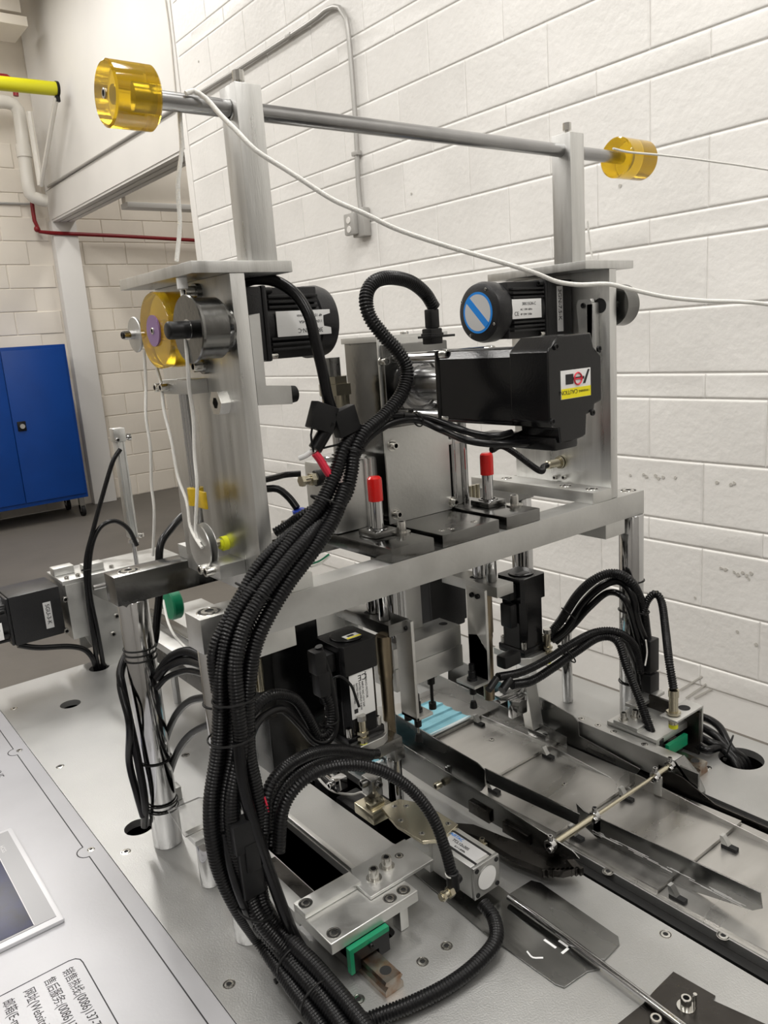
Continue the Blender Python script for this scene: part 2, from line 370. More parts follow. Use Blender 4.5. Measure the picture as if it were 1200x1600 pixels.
# blue storage cabinet on casters
CY = 6280
c0 = (1806.4,6280,803.5); c1 = (1792,6280,-543); c2 = (1056.9,6280,-516.3)
x1 = c1[0]-5; x0 = x1-1150; zt = c0[2]+0; zb = c1[2]+25
t = thing('storage_cabinet', 'blue metal two-door storage cabinet on casters against the far wall', 'cabinet', (x0, CY, FZ))
b = B(); b.box(x0, CY, zb, x1, 6830, zt, 6); put('body', b, 'cab', t)
xm = (1266.3,6280,95.1)[0]
for a, c in ((x0+20, xm-3), (xm+3, x1-22)):
    b = B(); b.box(a, CY-16, zb+38, c, CY+2, zt-28, 4); d = put('door', b, 'cab', t)
    if a > xm:
        q = (1332.8,6262,161.8); b = B(); b.box(q[0]-34, CY-26, q[2]-40, q[0]+34, CY-14, q[2]+40, 6); h = put('latch_plate', b, 'blackp', d)
b = B(); b.cyl((q[0], CY-26, q[2]), (q[0], CY-46, q[2]), 24, 20); put('latch_knob', b, 'chrome', t)
for x in (x0+60, x1-50):
    for y in (CY+60, 6770):
        b = B(); b.cyl((x-15, y, FZ+50), (x+15, y, FZ+50), 50); w_ = put('caster', b, 'rubber', t)
        b = B(); b.box(x-22, y-22, FZ+70, x+22, y+22, zb); b.box(x-22, y-30, FZ+45, x-17, y+30, FZ+100); b.box(x+17, y-30, FZ+45, x+22, y+30, FZ+100); put('caster_fork', b, 'chrome', t)
# wall marks

# ------------------------------------------------------------ machine base: cabinet, top plate with openings
mt = thing('machine_base', 'large silver machine bed whose bead-blasted top plate carries the whole assembly', 'machine', (300, 200, FZ))
b = B(); b.box(-560, -1500, FZ+60, 812, 1010, -120); 
for x0_, x1_, y0_, y1_ in ((-560, -548, -1500, 1010), (800, 812, -1500, 1010), (-560, 812, -1500, -1488), (-560, 812, 998, 1010)): b.box(x0_, y0_, -120, x1_, y1_, -14)
put('cabinet_body', b, 'void', mt)
tb = B(); tb.box(-74, -1500, -12, 818, 1014, 0)
plate = put('top_plate', tb, 'table', mt, origin=(0, 0, 0))
cut = B()
def hole(x, y, r): cut.lathe((x, y, -30), (0, 0, 1), [(0, 0), (r, 0), (r, 60), (0, 60)], 36)
def slot(x0, y0, x1, y1, r=8): 
    P = []
    for cx, cy, a0 in ((x1-r, y1-r, 0), (x0+r, y1-r, 90), (x0+r, y0+r, 180), (x1-r, y0+r, 270)):
        P += [(cx+r*cos(radians(a0+k*30)), cy+r*sin(radians(a0+k*30)), -30) for k in range(4)]
    cut.prism(P, (0, 0, 60))
h1 = (39.8,820.7,0); h2 = (-17.8,307.9,0); h3 = (753.4,-199.6,0); h4 = (147.7,965.9,0)
for h, r in ((h1, 20), (h2, 21), (h3, 33), (h4, 22)): hole(h[0], h[1], r)
slot(229, 8, 292, 318); slot(96, -8, 150, 300); slot(362, -1400, 392, 420, 3); slot(600, -1400, 628, 420, 3); slot(100, -118, 128, -60)
cb = put('cutter', cut, 'void', origin=(0, 0, 0))
md = plate.modifiers.new('b', 'BOOLEAN'); md.operation = 'DIFFERENCE'; md.solver = 'EXACT'; md.object = cb
bpy.context.view_layer.update()
me = bpy.data.meshes.new_from_object(plate.evaluated_get(bpy.context.evaluated_depsgraph_get())); plate.modifiers.clear(); plate.data = me
for p_ in me.polygons: p_.use_smooth = False
bpy.data.objects.remove(cb)
me.materials.clear(); me.materials.append(M['table'])
for x in (368, 610):
    b = B(); b.box(x, -1395, -9, x+13, 415, -1.5, 1); put('transport_belt', b, 'rubber', mt)
for p in ((-51.9,577.3,0), (-54,262.9,0), (-55.7,-50.4,0), (122.8,454,0), (120.7,-170.5,0), (156.3,-171.6,0), (389.7,-219.1,0), (348.4,-326.9,0), (392.5,-370.7,0), (-51.3,888.2,0), (692.9,-178.1,0), (209.8,493.4,0), (37.3,-163.4,0)):
    b = B(); b.csk((p[0], p[1], 0), (0, 0, 1), 5.6); put('countersunk_screw', b, 'screw', mt)

# control plate along the left edge with engraved border, screws, lettering
cp = thing('control_panel', 'pale engraved control plate at the lower left with printed contact lines', 'panel', (-330, 200, -12))
b = B(); b.box(-556, -900, -12, -75.2, 1000, 1.2, .8); put('face_plate', b, 'panelm', cp)
def line(pts, wd, z=1.25, m='ink', name='engraved_line', par=cp):
    b = B()
    for (x0_, y0_), (x1_, y1_) in zip(pts, pts[1:]):
        d = Vector((x1_-x0_, y1_-y0_, 0)); 
        if d.length < 1e-6: continue
        d.normalize(); n = Vector((-d.y, d.x, 0))*wd/2; a = Vector((x0_, y0_, z))-d*wd*.3; c = Vector((x1_, y1_, z))+d*wd*.3
        b.prism([a-n, c-n, c+n, a+n], (0, 0, .12))
    return put(name, b, m, par)
def bump(y): return [(-97, y+17)]+[(-97-12*sin(radians(a)), y+14*cos(radians(a))) for a in range(0, 181, 20)]+[(-97, y-17)]
ys = (690, 302)
P_ = [(-97, 990)]
for y in ys: P_ += bump(y)
P_ += [(-97, -88), (-94, -96), (-97, -104), (-97, -600)]
line(P_, 1.5)
for y in ys:
    b = B(); b.csk((-90, y, 1.4), (0, 0, 1), 4.2); put('panel_screw', b, 'screw', cp)
line([(-600, 108), (-180, 108), (-173, 106), (-169, 101), (-168, 94), (-168, -300)], 1.3)
T0 = 97
for x, s_ in ((-186, '销售热线:(0086)137-77'), (-206, '售后服务:(0086)13'), (-228, '网址(Website)'), (-250, '邮箱(E-mail)')):
    text('printed_line', s_, 14, (x, T0, 1.25), (0, -1, 0), (1, 0, 0), 'ink', cp, sx=.8)
text('printed_line', 'INE', 22, (-141, 640, 1.25), (0, -1, 0), (1, 0, 0), 'ink', cp, sx=.8)
hm = thing('touch_screen', 'grey framed operator touch screen set into the pale control plate', 'screen', (-270, 300, 1))
b = B(); b.box(-420, 177, 1, -163, 436, 7, 3); put('outer_frame', b, 'bezel2', hm)
b = B(); b.box(-410, 187, 6.6, -170, 428, 7.8, .6); put('bezel', b, 'bezel', hm)
b = B(); b.box(-408, 190, 7.5, -196, 424, 8.3, .3); put('screen_glass', b, 'screen', hm)
b = B(); b.box(-196, 189, 7.6, -195, 425, 8.5); put('bezel_line', b, 'greyink', hm)
text('bezel_mark', 'HCGS', 8, (-186.8,393.4,8), (0, -1, 0), (1, 0, 0), 'greyink', hm, sx=.9)

# ------------------------------------------------------------ press frame: four posts, two long bars
pf = thing('gantry', 'ground steel frame with long bars carried on four thick round posts', 'gantry', (0, 0, 0))
def post(x, y, z1=364):
    b = B(); b.cyl((x, y, 0), (x, y, z1), 20, n=40, bev=1); return put('post', b, 'chrome', pf, smooth=50)
for x, y in ((0, 0), (756, 0), (0, 243), (756, 243)): post(x, y)
b = B(); b.box(-20, -14, 364, 772, 24, 403, .8); put('front_bar', b, 'alu', pf)
b = B(); b.box(-26, 224, 364, 772, 262, 403, .8); put('rear_bar', b, 'steel', pf)
for x, y in ((0, 5), (756, 5), (0, 243), (756, 243)):
    b = B(); b.lathe((x, y, 403), (0, 0, 1), [(14.5, 0), (14, .5), (12.6, .5), (12.4, .15), (9.4, .15), (9, 1), (5, 1.2), (4.8, .2), (0, .2)], 24, dk=(3, 6, 7)); put('recessed_bolt', b, 'screw', pf)
# cross bars joining front and rear at both ends, seen under the towers
for x0_, x1_ in ((77, 124), (641, 688)):
    b = B(); b.box(x0_, -12, 403, x1_, 255, 421, .8); c = put('cross_block', b, 'cast', pf)
    for y in (8, 60, 190):
        b = B(); b.lathe(((x0_+x1_)/2, y, 421), (0, 0, 1), [(10, 0), (9.7, .4), (9, .4), (8.8, .12), (6.6, .12), (6.3, .9), (3.6, 1), (3.4, .2), (0, .2)], 20, dk=(3, 6, 7)); put('cap_screw', b, 'screw', c)
for x0_ in (44, 672):
    b = B(); b.box(x0_, -12, 340, x0_+50, 60, 364, .8); put('under_block', b, 'cast', pf)
# three clamp plates on the bars
for x0_, x1_, nm in ((241, 312, 'guide_plate'), (327, 433, 'centre_plate'), (448, 518, 'guide_plate')):
    b = B(); b.box(x0_, -12, 403.2, x1_, 252, 421, .8); put(nm, b, 'steel', pf)
for p in ((302.1,40.9,421), (509.4,29.2,421)):
    b = B(); b.lathe((p[0], p[1], 421), (0, 0, 1), [(0, 0), (12, 0), (12, 2.2), (0, 2.2)], 24); b.screw((p[0], p[1], 423), (0, 0, 1), 6.5, 14); put('cap_screw', b, 'screw', pf)
for p in ((404.1,7.2,421), (343.1,7.2,421), (357.9,4.3,421)):
    b = B(); b.csk((p[0], p[1], 421), (0, 0, 1), 4); put('set_screw', b, 'screw', pf)

# guide shafts with red caps
def guide(px, py, lab):
    t = thing('guide_shaft', lab, 'shaft', (px, py, 421), 'red-capped guide shafts')
    b = B(); b.box(px-19, py-19, 421.2, px+19, py+19, 430, 2); b.lathe((px, py, 430), (0, 0, 1), [(15, 0), (14, 1.5), (11, 1.5), (11, .5)], 28); put('flange', b, 'darksteel', t)
    b = B(); b.cyl((px, py, 301), (px, py, 494), 8.3, n=28, bev=1); put('shaft', b, 'chrome', t, smooth=50)
    b = B(); b.cyl((px, py, 350), (px, py, 403), 13, n=28, bev=1); put('bushing', b, 'chrome', t)
    b = B(); b.lathe((px, py, 468), (0, 0, 1), [(8.6, 0), (9.9, 0), (10, 26), (9.5, 30), (7, 32.5), (0, 33)], 28); put('red_cap', b, 'red', t)
guide(277, 60, 'left chrome guide shaft with a bright red vinyl cap')
guide(490, 64, 'right chrome guide shaft with a red vinyl cap under the big black servo')

# ------------------------------------------------------------ winding towers
def tower(x, sgn, lab, side):
    # x = left face of the upright, sgn = +1 when the motor is on its +x side
    t = thing('winding_tower', lab, 'stand', (x+8, 90, 403), 'feed towers')
    b = B(); b.box(x, -11, 403.2, x+17, 188, 753, .8); put('upright_plate', b, 'brushed', t)
    tx0 = 19 if sgn > 0 else 631
    b = B(); b.box(tx0, -12, 753.2, tx0+116, 184, 765, .8); put('shelf_plate', b, 'brushed', t)
    px0 = 102 if sgn > 0 else 633
    b = B(); b.box(px0, 13, 765.2, px0+31, 47, 943, .8); put('post', b, 'brushed', t)
    cx = px0+15
    b = B(); b.cyl((cx, 30, 943), (cx, 30, 949), 3.2, n=12); b.lathe((cx, 30, 949), (0, 0, 1), [(0, 0), (6.2, 0), (6.2, 10), (3.4, 10), (3, 5), (0, 5)], 10); put('clamp_screw', b, 'screw', t)
    b = B(); b.ring((px0+(31 if sgn < 0 else 0), 30, 920), (1, 0, 0), 9.2, 1.0); put('bore_edge', b, 'steel', t)
    b = B(); b.box(x+1, 180, 690, x+16, 200, 752); put('edge_strip', b, 'steel', t)
    return t
tl = tower(60, 1, 'left upright aluminium tower plate with shelf and square post on top', 0)
tr = tower(688, -1, 'right upright aluminium tower plate with shelf and square post on top', 0)
# brackets, nut and screws of the left tower
def hsc(p, d, r, h, par, name='cap_screw', m='screw'):
    b = B(); b.screw(p, d, r, h); return put(name, b, m, par)
NX = (-1, 0, 0); NY = (0, -1, 0); UP = (0, 0, 1)
p = (60,30.3,621.8); b = B(); b.hexnut((60, p[1], p[2]), NX, 14, 12, 6.5); put('hex_nut', b, 'screw', tl)
for p in ((52,63.2,740.9), (52,64.6,661.5)):
    b = B(); b.cyl((60, p[1], p[2]), (54, p[1], p[2]), 9, n=20); put('washer', b, 'steel', tl); hsc((54, p[1], p[2]), NX, 6.2, 11, tl)
p = (60,67.8,639.7); q = (52,144,632.6)
b = B(); b.box(36, p[1], p[2]-8, 59.9, q[1]+2, p[2]+8, .6); put('upper_rod_bracket', b, 'alu', tl)
for dy in (-6, -22): hsc((36, q[1]+dy, p[2]), NX, 5, 10, tl)
# L bracket with rubber stop
b = B(); b.prism([(77.2, -11, 710), (90, -11, 712), (89, -11, 640), (89, -11, 637), (120, -11, 634), (120, -11, 614), (77.2, -11, 617)], (0, 20, 0)); brk = put('stop_bracket', b, 'alu', tl)
b = B(); b.cyl((120, -1, 624), (126, -1, 624), 9.5, 9.5, 24); b.lathe((126, -1, 624), (1, 0, 0), [(0, 0), (9.5, 0), (9, 4), (6, 6), (0, 7)], 24); put('rubber_stop', b, 'rubber', brk)
# rods and pulleys of the left tower
def disc_spool(t, name, c, x0_, x1_, r, m): b = B(); b.cyl((x0_, c[1], c[2]), (x1_, c[1], c[2]), r, n=48, bev=1.5); return put(name, b, m, t, smooth=50)
t = thing('drive_pulley', 'silver flanged pulley with a black spindle on the left tower', 'pulley', (60, 8, 668))
b = B(); b.lathe((60, 8, 700), NX, [(0, 0), (22, 0), (22, 5), (26, 5), (31, 12), (31, 40), (34, 40), (34.5, 43), (33.5, 44.2), (9, 44.2)], 56)
put('pulley_body', b, 'steel', t, smooth=30)
b = B(); b.lathe((16, 8, 700), NX, [(10.5, -2), (10.5, .4), (9, .4), (9, -2)], 36); put('hub_ring', b, 'chrome', t)
b = B(); b.lathe((20, 8, 700), NX, [(9, 0), (9, 24), (8.2, 25.5), (7, 26.2), (0, 26.2)], 32); put('spindle', b, 'blackp', t)
t = thing('drive_pulley', 'silver flanged pulley behind the right tower plate', 'pulley', (706, 8, 668))
b = B(); b.lathe((706.2, 8, 700), (1, 0, 0), [(0, 0), (12, 0), (12, 10), (31, 12), (31, 36), (31.5, 40), (26, 42), (22, 40), (0, 40)], 56); put('pulley_body', b, 'steel', t, smooth=30)
yr = (20,100.7,703.1)
t = thing('feed_roller', 'amber polyurethane roller on the left motor shaft', 'roller', (60, yr[1], 665))
b = B(); b.lathe((60, yr[1], yr[2]), NX, [(12, 6), (41, 6), (41.5, 8), (41.5, 38), (40.5, 40), (13, 40), (12, 38), (12, 6)], 56); put('amber_tyre', b, 'yellow', t)
b = B(); b.lathe((60, yr[1], yr[2]), NX, [(12, 0), (12, 40.4), (17, 40.4), (17, 42.5), (4, 42.5), (4, 39), (0, 39)], 36); put('end_washer', b, 'purple', t)
hsc((19, yr[1], yr[2]), NX, 4, 2.6, t)
wr2 = (22,165.1,701.7)
t = thing('guide_spool', 'small silver grooved spool left of the amber roller', 'pulley', (45, wr2[1], 684))
b = B(); b.lathe((60, wr2[1], wr2[2]), NX, [(0, 0), (6, 0), (6, 20), (20, 21), (20, 24), (7, 25), (7, 34), (20, 36), (20.5, 38), (19.5, 39), (5, 39.5)], 40); put('spool', b, 'alu', t, smooth=30)
b = B(); b.cyl((21, wr2[1], wr2[2]), (8, wr2[1], wr2[2]), 5.2, n=16); put('axle', b, 'chrome', t); hsc((8, wr2[1], wr2[2]), NX, 4, 2, t, m='blackp')
b = B(); b.box(56, 180, wr2[2]-8, 62, wr2[1]+10, wr2[2]+8); put('axle_arm', b, 'alu', t)
# long tension rod with amber rollers on the ends
t = thing('tension_rod', 'long grey steel rod across both posts with amber end rollers', 'rod', (382, 30, 911))
ry, rz_ = 30, 921
xa = (15.3,30,924.6)[0]; xb = (784,30,927.2)[0]
b = B(); b.cyl((xa-20, ry, rz_), (xb, ry, rz_), 9, n=32); put('rod', b, 'rodst', t, smooth=50)
xl = (-28.1,30,924.1)[0]
b = B(); b.cyl((xl, ry, rz_), (xa+2, ry, rz_), 29.5, n=56, bev=2); put('amber_roller', b, 'yellow', t)
xc = (762.8,30,926.6)[0]; xd_ = (831.1,30,927.9)[0]
b = B(); b.cyl((xc, ry, rz_), (xd_, ry, rz_), 29.5, n=56, bev=2); put('amber_roller', b, 'yellow', t)
hsc((xl, ry, rz_), NX, 5, 1.5, t)
# vertical guide rod with tape and string wheel
ra = Vector((42,96.1,634)); rb = Vector((42,64.4,433.3))
t = thing('dancer_rod', 'slim vertical twin rod with a yellow tape flag on the left tower', 'rod', (42, 90, 420))
for d in (-4, 4): b = B(); b.cyl((42, ra.y+d, ra.z), (42, ra.y+d, rb.z), 3.6, n=16); put('rod', b, 'chrome', t)
q = Vector((38,69.8,512.6)); b = B(); b.box(34, q.y-13, q.z-10, 37.5, q.y+10, q.z+10, 1); b.cyl((42, ra.y, q.z-10), (42, ra.y, q.z+10), 9.5, n=20); put('tape_flag', b, 'tape', t)
q = Vector((42,54.3,428.3)); q2 = Vector((42,8,446.9)) 
q = Vector((28,61.7,435.6)); b = B(); b.box(28, 26, q.z-8, 59.8, q.y+2, q.z+8, .6); put('lower_bracket', b, 'alu', t)
hsc((28, q.y-5, q.z), NX, 5.5, 11, t); hsc((28, q.y-20, q.z), NX, 5.5, 11, t)
w1 = (26,67.8,458.7)
t = thing('string_wheel', 'thin silver disc wheel carrying white elastic at the tower foot', 'wheel', (32, w1[1], w1[2]-24))
b = B(); b.lathe((26, w1[1], w1[2]), NX, [(0, -12), (6, -12), (27, -10), (27, -9), (15, -6), (15, -4), (27, -1.5), (27, 0), (0, 0)], 48); put('disc', b, 'alu', t, smooth=30)
b = B(); b.cyl((36, w1[1], w1[2]), (60, w1[1], w1[2]), 5, n=16); put('axle', b, 'nickel', t)
wv = (52,66.8,456.9); b = B(); b.cyl((59.8, wv[1], wv[2]), (53, wv[1], wv[2]), 8.5, n=24); b.cyl((53, wv[1], wv[2]), (50, wv[1], wv[2]), 6); tag(put('yellow_knob', b, 'lime', t), 'yellow sensor knob')

# gear motors (axis along x)
def gear_motor(lab, x0_, sgn, y, z, label_lines, group='black gear motors'):
    # x0_ = mounting face, body extends in direction sgn
    t = thing('gear_motor', lab, 'motor', (x0_+sgn*80, y, z-44), group)
    X_ = lambda d: x0_+sgn*d
    b = B(); b.box(X_(.3), y-42, z-42, X_(58), y+42, z+42, 3); put('gearbox', b, 'gearm', t)
    b = B(); b.box(X_(57.5), y-43, z-43, X_(64), y+43, z+43, 2.5); put('flange', b, 'gearm', t)
    b = B(); b.lathe((X_(63), y, z), (sgn, 0, 0), [(0, 0), (41.5, 0), (41.5, 74), (44, 76), (44.5, 92), (42, 100), (36, 103), (0, 103)], 64); mb = put('motor_body', b, 'gearm', t, smooth=40)
    for s2 in (-1, 1):
        b = B(); b.box(X_(64), y-s2*20-14, z-41, X_(138), y-s2*20+14, z+41, 2)
        b2 = B()
        for k in (-30, -24, -18, 18, 24, 30):
            b.box(X_(66), y+s2*38-4, z+k-1.6, X_(134), y+s2*38+4.2, z+k+1.6, .6)
        put('fin', b, 'gearm', t)
    for dy in (-1, 1):
        for dz in (-1, 1):
            b = B(); b.screw((X_(64), y+dy*37, z+dz*37), (sgn, 0, 0), 4, 9); put('cap_screw', b, 'screw' if dz < 0 else 'blackp', t)
    return t
ml = gear_motor('black round gear motor on the left tower, partly behind a black cable', 77, 1, 100, 703, None)
mr = gear_motor('black round gear motor with a blue-striped end badge on the right tower', 688, -1, 100, 703, None)
yy = 100-42.6
def plate_label(t, x0_, x1_, z0_, z1_, y, m='label', name='label_plate'):
    b = B(); b.box(x0_, y-.5, z0_, x1_, y, z1_, .2); return put(name, b, m, t)
lp = plate_label(ml, 150, 226, 687, 716, yy-.4)
text('print', '3RK15GN-C', 7.5, (214, yy-1.1, 693), (-1, 0, 0), (0, 0, -1), 'ink', lp, sx=.9)
text('print', '110V 60Hz 0.45A', 4.6, (214, yy-1.1, 703), (-1, 0, 0), (0, 0, -1), 'ink', lp)
text('print', '4P 15W 1350r/min', 4.6, (214, yy-1.1, 710), (-1, 0, 0), (0, 0, -1), 'ink', lp)
lp = plate_label(mr, 549, 613, 690, 718, yy-.4)
text('print', '3RK15GN-C', 6.4, (570, yy-1.1, 711), (1, 0, 0), (0, 0, 1), 'ink', lp, sx=.9)
text('print', 'AC 110V 60Hz', 4.2, (566, yy-1.1, 703), (1, 0, 0), (0, 0, 1), 'ink', lp)
text('print', '4P 15W 1350r', 4.2, (566, yy-1.1, 696), (1, 0, 0), (0, 0, 1), 'ink', lp)
text('print', 'CE', 8, (553, yy-1.1, 697), (1, 0, 0), (0, 0, 1), 'ink', lp)
lp = plate_label(mr, 650, 664, 667, 735, 57.6, 'labelg')
text('print', '3GN-7.5-K', 11, (656.5, 57, 731), (0, 0, -1), (1, 0, 0), 'ink', lp, sx=.95)
# end badge on the right motor
ex = 688-166.4
bd = B(); bd.cyl((ex, 100, 703), (ex-.6, 100, 703), 30, n=48); bdo = put('badge', bd, 'bink', mr)
b = B(); b.cyl((ex-.6, 100, 703), (ex-.9, 100, 703), 26.5, n=48); put('badge_face', b, 'labelg', bdo)
b = B(); c = Vector((ex-.9, 100, 703)); d = Vector((0, -1, -1)).normalized(); n_ = Vector((0, 1, -1)).normalized()
b.prism([c+d*27+n_*5, c-d*27+n_*5, c-d*27-n_*5, c+d*27-n_*5], (-.3, 0, 0)); put('badge_stripe', b, 'bink', bdo)
for k in range(4):
    a = k*pi/2+.5; hsc((ex+.2, 100+37*cos(a), 703+37*sin(a)), NX, 2, 1, mr)

# rocker arm on the right tower
t = thing('rocker_arm', 'short grey rocker arm beside a dark bore on the right tower', 'arm', (672, 20, 630))
b = B(); y0_ = (676,27.3,700.6)[1]
b.prism([(676, y0_+10, 712), (676, y0_-12, 712), (676, y0_-16, 704), (676, y0_-14, 630), (676, y0_+6, 630), (676, y0_+14, 704)], (8, 0, 0)); put('arm', b, 'cast', t)
b = B(); b.box(676, y0_-20, 620, 688, y0_-4, 706, 2); put('arm_web', b, 'cast', t)
b = B(); b.screw((676, y0_, 703), NX, 4, 3); put('pivot_screw', b, 'blackp', t)
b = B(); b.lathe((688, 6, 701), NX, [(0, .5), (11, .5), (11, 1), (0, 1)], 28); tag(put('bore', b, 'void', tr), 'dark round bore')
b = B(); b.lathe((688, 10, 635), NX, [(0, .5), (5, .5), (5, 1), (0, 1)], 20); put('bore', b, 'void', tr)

# ------------------------------------------------------------ centre housing and horizontal servo
t = thing('centre_housing', 'tall satin grey gearbox housing standing between the two towers', 'housing', (388, 134, 421))
b = B(); b.box(330, 97, 421.3, 434, 178, 676, 1); put('box_body', b, 'steel', t)
b = B(); b.box(323, 91, 421.3, 441, 94, 677, .5); put('front_plate', b, 'cast', t)
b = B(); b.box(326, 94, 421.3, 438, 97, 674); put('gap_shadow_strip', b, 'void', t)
for p in ((329.2,91,646), (334.6,91,531.5), (333,91,434.7), (441.1,91,432.1), (352.6,91,633.1)):
    b = B(); b.screw((p[0], 91, p[2]), NY, 5.5, 10); b.lathe((p[0], 91, p[2]), NY, [(0, 0), (8, 0), (8, 2), (0, 2)], 16); put('cap_screw', b, 'screw', t)
p = (394.3,120,678.3); hsc((p[0], 120, 677), UP, 6, 7, t)
b = B(); b.box(326, 93, 672, 452, 180, 680, .6); put('top_plate', b, 'cast', t)
b = B(); b.box(325, 82, 556, 440, 90.8, 668, 2); put('adapter_plate', b, 'steel', t)
b = B(); b.lathe((381, 82, 612), NY, [(42, 0), (42, 3), (36, 4), (36, 1), (30, 1), (30, 6), (24, 8), (22, 8), (22, 85.5), (0, 85.5)], 48); put('gear_boss', b, 'rodst', t)
b = B(); b.screw((404, 82, 646), NY, 4, 3); b2 = put('boss_screw', b, 'screw', t)

sv = thing('servo_motor', 'large black horizontal servo motor with a caution sticker on its end', 'motor', (381, -100, 560))
for dx in (-1, 1):
    for dz in (-1, 1):
        b = B(); b.cyl((381+dx*37, -8, 612+dz*37), (381+dx*37, 81.8, 612+dz*37), 7.5, n=24); put('standoff', b, 'chrome', sv)
b = B(); b.box(336, -14, 567, 426, -4, 657, 4); put('flange', b, 'motor', sv)
b = B(); oc = [(336, 573), (336, 646), (343, 655), (419, 655), (426, 646), (426, 573), (419, 567), (343, 567)]
b.prism([(x, -14, z) for x, z in oc], (0, -130, 0)); put('body', b, 'motor', sv, smooth=20, bevel=1)
b = B(); oc = [(334, 575), (334, 650), (338, 655), (353, 666), (408, 667), (413, 651), (427, 640), (427, 589), (414, 586), (412, 578), (399, 576), (397, 553), (391, 551), (375, 549), (352, 549), (350, 566), (340, 568)]
b.prism([(x, -134, z) for x, z in oc], (0, -56, 0)); put('end_cap', b, 'motor', sv, smooth=20, bevel=1.5)
for z_ in (655.5, 650, 641): b = B(); b.cyl((339+(z_-641)*.9, -15, z_), (339+(z_-641)*.9, -134, z_), 1.2, n=8); put('body_rib', b, 'motor', sv)
for z_ in (571,): b = B(); b.cyl((337, -15, z_), (337, -134, z_), 1.6, n=8); put('body_rib', b, 'motor', sv)
for x, z_ in ((341, 652), (341, 572), (421, 652), (421, 572)):
    b = B(); b.screw((x, -14, z_), NY, 6, 12); put('cap_screw', b, 'screw', sv)
for x, z_ in ((347, 655), (338, 575), (421, 648), (408, 577)):
    b = B(); b.screw((x, -190, z_), NY, 3.6, 2.5); put('cover_screw', b, 'blackp', sv)
b = B(); b.box(346, -186, 540, 388, -120, 556, 4); b.box(350, -120, 543, 380, -60, 555, 4); put('plug_housing', b, 'motor', sv)
b = B(); b.box(354, -190.5, 597, 406, -190, 628.5, .2); st = put('caution_sticker', b, 'label', sv)
b = B(); b.box(354.5, -190.9, 597.4, 405.5, -190.4, 608.5); put('yellow_band', b, 'yink', st)
text('print', 'CAUTION', 6.6, (382, -191, 604.5), (-1, 0, 0), (0, 0, -1), 'ink', st)
text('print', '! WARNING', 3.6, (403, -191, 604), (-1, 0, 0), (0, 0, -1), 'ink', st)
b = B(); b.box(362, -191, 613, 375, -190.6, 624); b.box(375, -191, 617, 394, -190.6, 620); b.prism([(392, -190.6, 612), (396, -190.6, 612), (404, -190.6, 627), (401, -190.6, 627)], (0, -.4, 0)); put('pictogram', b, 'ink', st)
b = B(); c = Vector((383, -191.1, 618)); b.ring(c, (0, 1, 0), 6.5, .9, 24, 4); b.box(377.5, -191.5, 617.2, 388.5, -191, 618.8); put('prohibition_ring', b, 'rink', st)
b = B(); b.cyl((362, 40, 657), (362, 40, 660), 1); 
# connector post and bracket above the standoffs
t = thing('cable_connector', 'black upright plug feeding the looping hose above the servo flange', 'connector', (366, 30, 660))
p = (362.5,20,674.8)
b = B(); b.box(p[0]-18, 8, p[2]-2, p[0]+24, 34, p[2]+1, .5); put('bracket_plate', b, 'blackp', t)
b = B(); b.box(p[0]-14, 12, p[2]-10, p[0]+6, 30, p[2]+10, 2); b.box(p[0]-10, 14, p[2]+10, p[0]+4, 28, p[2]+34, 2); b.box(p[0]-15, 11, p[2]-2, p[0]+7, 31, p[2]+4, 1); put('plug_body', b, 'blackp', t)

# ------------------------------------------------------------ pneumatic cylinder left of the housing
t = thing('press_cylinder', 'aluminium press cylinder with brass nuts and rod behind the black cables', 'cylinder', (262, 134, 421))
b = B(); b.box(240, 104, 421.3, 318, 172, 518, 5); put('cylinder_body', b, 'alu', t)
for x in (296, 305): b = B(); b.cyl((x, 104, 421.3), (x, 104, 518), 3.2, n=14); put('rib', b, 'cast', t)
b = B(); b.cyl((280, 138, 518), (280, 138, 524), 26, n=40, bev=1); b.cyl((280, 138, 524), (280, 138, 590), 9, n=28); put('rod', b, 'chrome', t)
b = B(); b.lathe((280, 138, 560), UP, [(0, 0), (19, 0), (19, 46), (0, 46)], 28); put('sleeve', b, 'nickel', t)
b = B(); b.hexnut((280, 138, 606), UP, 24, 15); put('lower_nut', b, 'nickel', t)
b = B(); b.hexnut((280, 138, 621), UP, 19, 10); put('upper_nut', b, 'nickel', t)
b = B(); b.cyl((280, 138, 631), (280, 138, 656), 10, n=24); put('threaded_stud', b, 'darksteel', t)
b = B(); b.lathe((292, 120, 518), UP, [(0, 0), (16, 0), (16, 3), (9, 4), (0, 5)], 28); put('end_cap', b, 'cast', t)
p = (228,125.9,508)
b = B(); b.cyl((240, 124, 500), (226, 124, 500), 11, n=24, bev=1); put('black_port', b, 'blackp', t)
b = B(); b.hexnut((226, 124, 500), NX, 9, 8); b.cyl((218, 124, 500), (208, 124, 500), 6, n=16); b.hexnut((208, 124, 500), NX, 8, 5); put('brass_fitting', b, 'nickel', t)
t = thing('press_cylinder', 'aluminium press cylinder right of the housing behind the right red cap', 'cylinder', (490, 134, 421))
b = B(); b.box(444, 104, 421.3, 476, 172, 516, 2); put('cylinder_body', b, 'alu', t)
b = B(); b.cyl((455, 100, 421.3), (455, 100, 540), 5, n=24); put('rod', b, 'chrome', t)
b = B(); b.cyl((486, 110, 421.3), (486, 110, 548), 7, n=24); put('rod', b, 'chrome', t)
b = B(); b.box(440, 96, 516.3, 476, 172, 524, 1); put('top_plate', b, 'cast', t)

